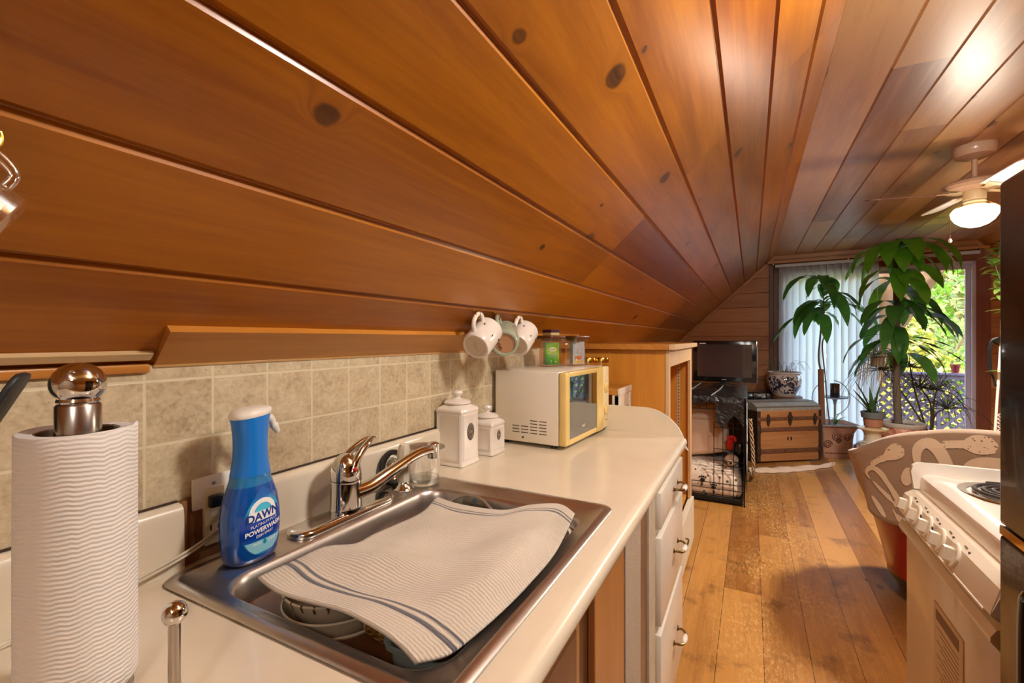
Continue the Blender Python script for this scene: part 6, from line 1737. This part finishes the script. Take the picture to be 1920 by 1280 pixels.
# deck roof edge that keeps the deck in shade
struct(MB().box(-1.2, 5.2, 6.72, 7.3, 2.40, 2.46).build('roof_1', pm('roof_board', '#8a6a50', .8), smooth=0))
struct(MB().box(-30, 30, 8.6, 45, -2.7, -2.6).build('terrain', pm('lawn_ground', '#6f7a3a', .9, var=.3, vscale=2), smooth=0))
hm = NT('wooded_slope'); n1 = hm.noise(hm.coord(), 1.6, 6, .7); n2 = hm.noise(hm.coord(), 9, 4, .7)
hm.P(col=hm.ramp(hm.math('ADD', hm.math('MULTIPLY', n1, .5), hm.math('MULTIPLY', n2, .5)), [(.38, lin('#1c2a0c')), (.5, lin('#45581c')), (.62, lin('#77803a'))]), rough=.95); hm.bump(n2, 1.0, .3)
mb = MB(); mb.grid([[(x, y, -2.6+.62*(y-13.6)+.5*math.sin(x*.7+y)+.3*math.sin(x*1.9)) for y in [13.6+.9*k for k in range(26)]] for x in [-26+1.3*k for k in range(44)]]); struct(mb.build('hill', hm.m, smooth=180))
HL = [leafmat('hedge_leaf_green', '#3f6618', '#66902a', '#86a838'), leafmat('hedge_leaf_lime', '#7a8230', '#a89e4a', '#b0b458'), leafmat('hedge_leaf_olive', '#3f4c18', '#6a6030', '#7a7a3c')]
def shrub(i, x, y, rx, ry, z0, z1, n, mat, label):
    t = thing('garden_shrub', label, 'shrub', (x, y, -2.6), 0, 'garden shrubs beyond the deck')
    rnd = random.Random(100+i); m = MB(); bm = m.bm; zc = (z0+z1)/2+2.6; rz = (z1-z0)/2
    blobs = [(rnd.uniform(-.7, .7)*rx, rnd.uniform(-.7, .5)*ry, zc+rnd.uniform(-.85, .85)*rz, rnd.uniform(.35, .6)) for _ in range(16)]
    for k in range(n):
        bx, by, bz, br = blobs[k % 16]
        v = Vector((rnd.gauss(0, 1), rnd.gauss(0, 1), rnd.gauss(0, 1))).normalized()
        p = Vector((bx+v.x*br*rx*.75, by+v.y*br*ry*.75, bz+v.z*br*rz*.7))*1.0
        s_ = rnd.uniform(.05, .10)
        nn = (v*.7+Vector((rnd.gauss(0, .5), rnd.gauss(0, .5)-.2, rnd.gauss(0, .5)+.4))).normalized(); a = nn.orthogonal().normalized(); b = nn.cross(a)
        th = rnd.uniform(0, 6.28); a, b = a*math.cos(th)+b*math.sin(th), b*math.cos(th)-a*math.sin(th)
        vs = [bm.verts.new(q) for q in (p-a*s_, p-b*s_*.5+nn*.01, p+a*s_, p+b*s_*.5+nn*.01)]; bm.faces.new(vs)
    m.build('foliage', mat, t, smooth=0)
    b_ = MB()
    for k in range(5):
        a = 2*PI*k/5; b_.tube([(.06*math.cos(a), .06*math.sin(a), 0), (.25*rx*math.cos(a), .25*ry*math.sin(a), zc*.55), (.55*rx*math.cos(a), .5*ry*math.sin(a), zc)], [.05, .035, .015], 7)
    b_.build('branches', pm('shrub_bark', '#6a5540', .9), t)
shrub(0, 2.0, 11.2, 1.4, .9, -2.4, 2.2, 6000, HL[1], 'yellow-green shrub seen through the middle of the glass door')
shrub(1, 3.6, 11.4, 1.2, .9, -2.4, 3.6, 7000, HL[0], 'fresh green tall shrub at the right of the glass door')
shrub(2, .2, 11.6, 1.5, .9, -2.4, 2.8, 4500, HL[0], 'green shrub behind the blinds')
shrub(3, 2.9, 13.2, 2.2, 1.1, -2.4, 5.4, 8000, HL[2], 'olive green tree-like shrub towering behind the others')
shrub(4, 5.4, 12.4, 1.4, 1.0, -2.4, 4.2, 4000, HL[1], 'yellow-green shrub farthest along the hedge')
shrub(5, -1.6, 13.0, 1.9, 1.0, -2.4, 5.0, 4000, HL[2], 'olive shrub behind the green one by the blinds')
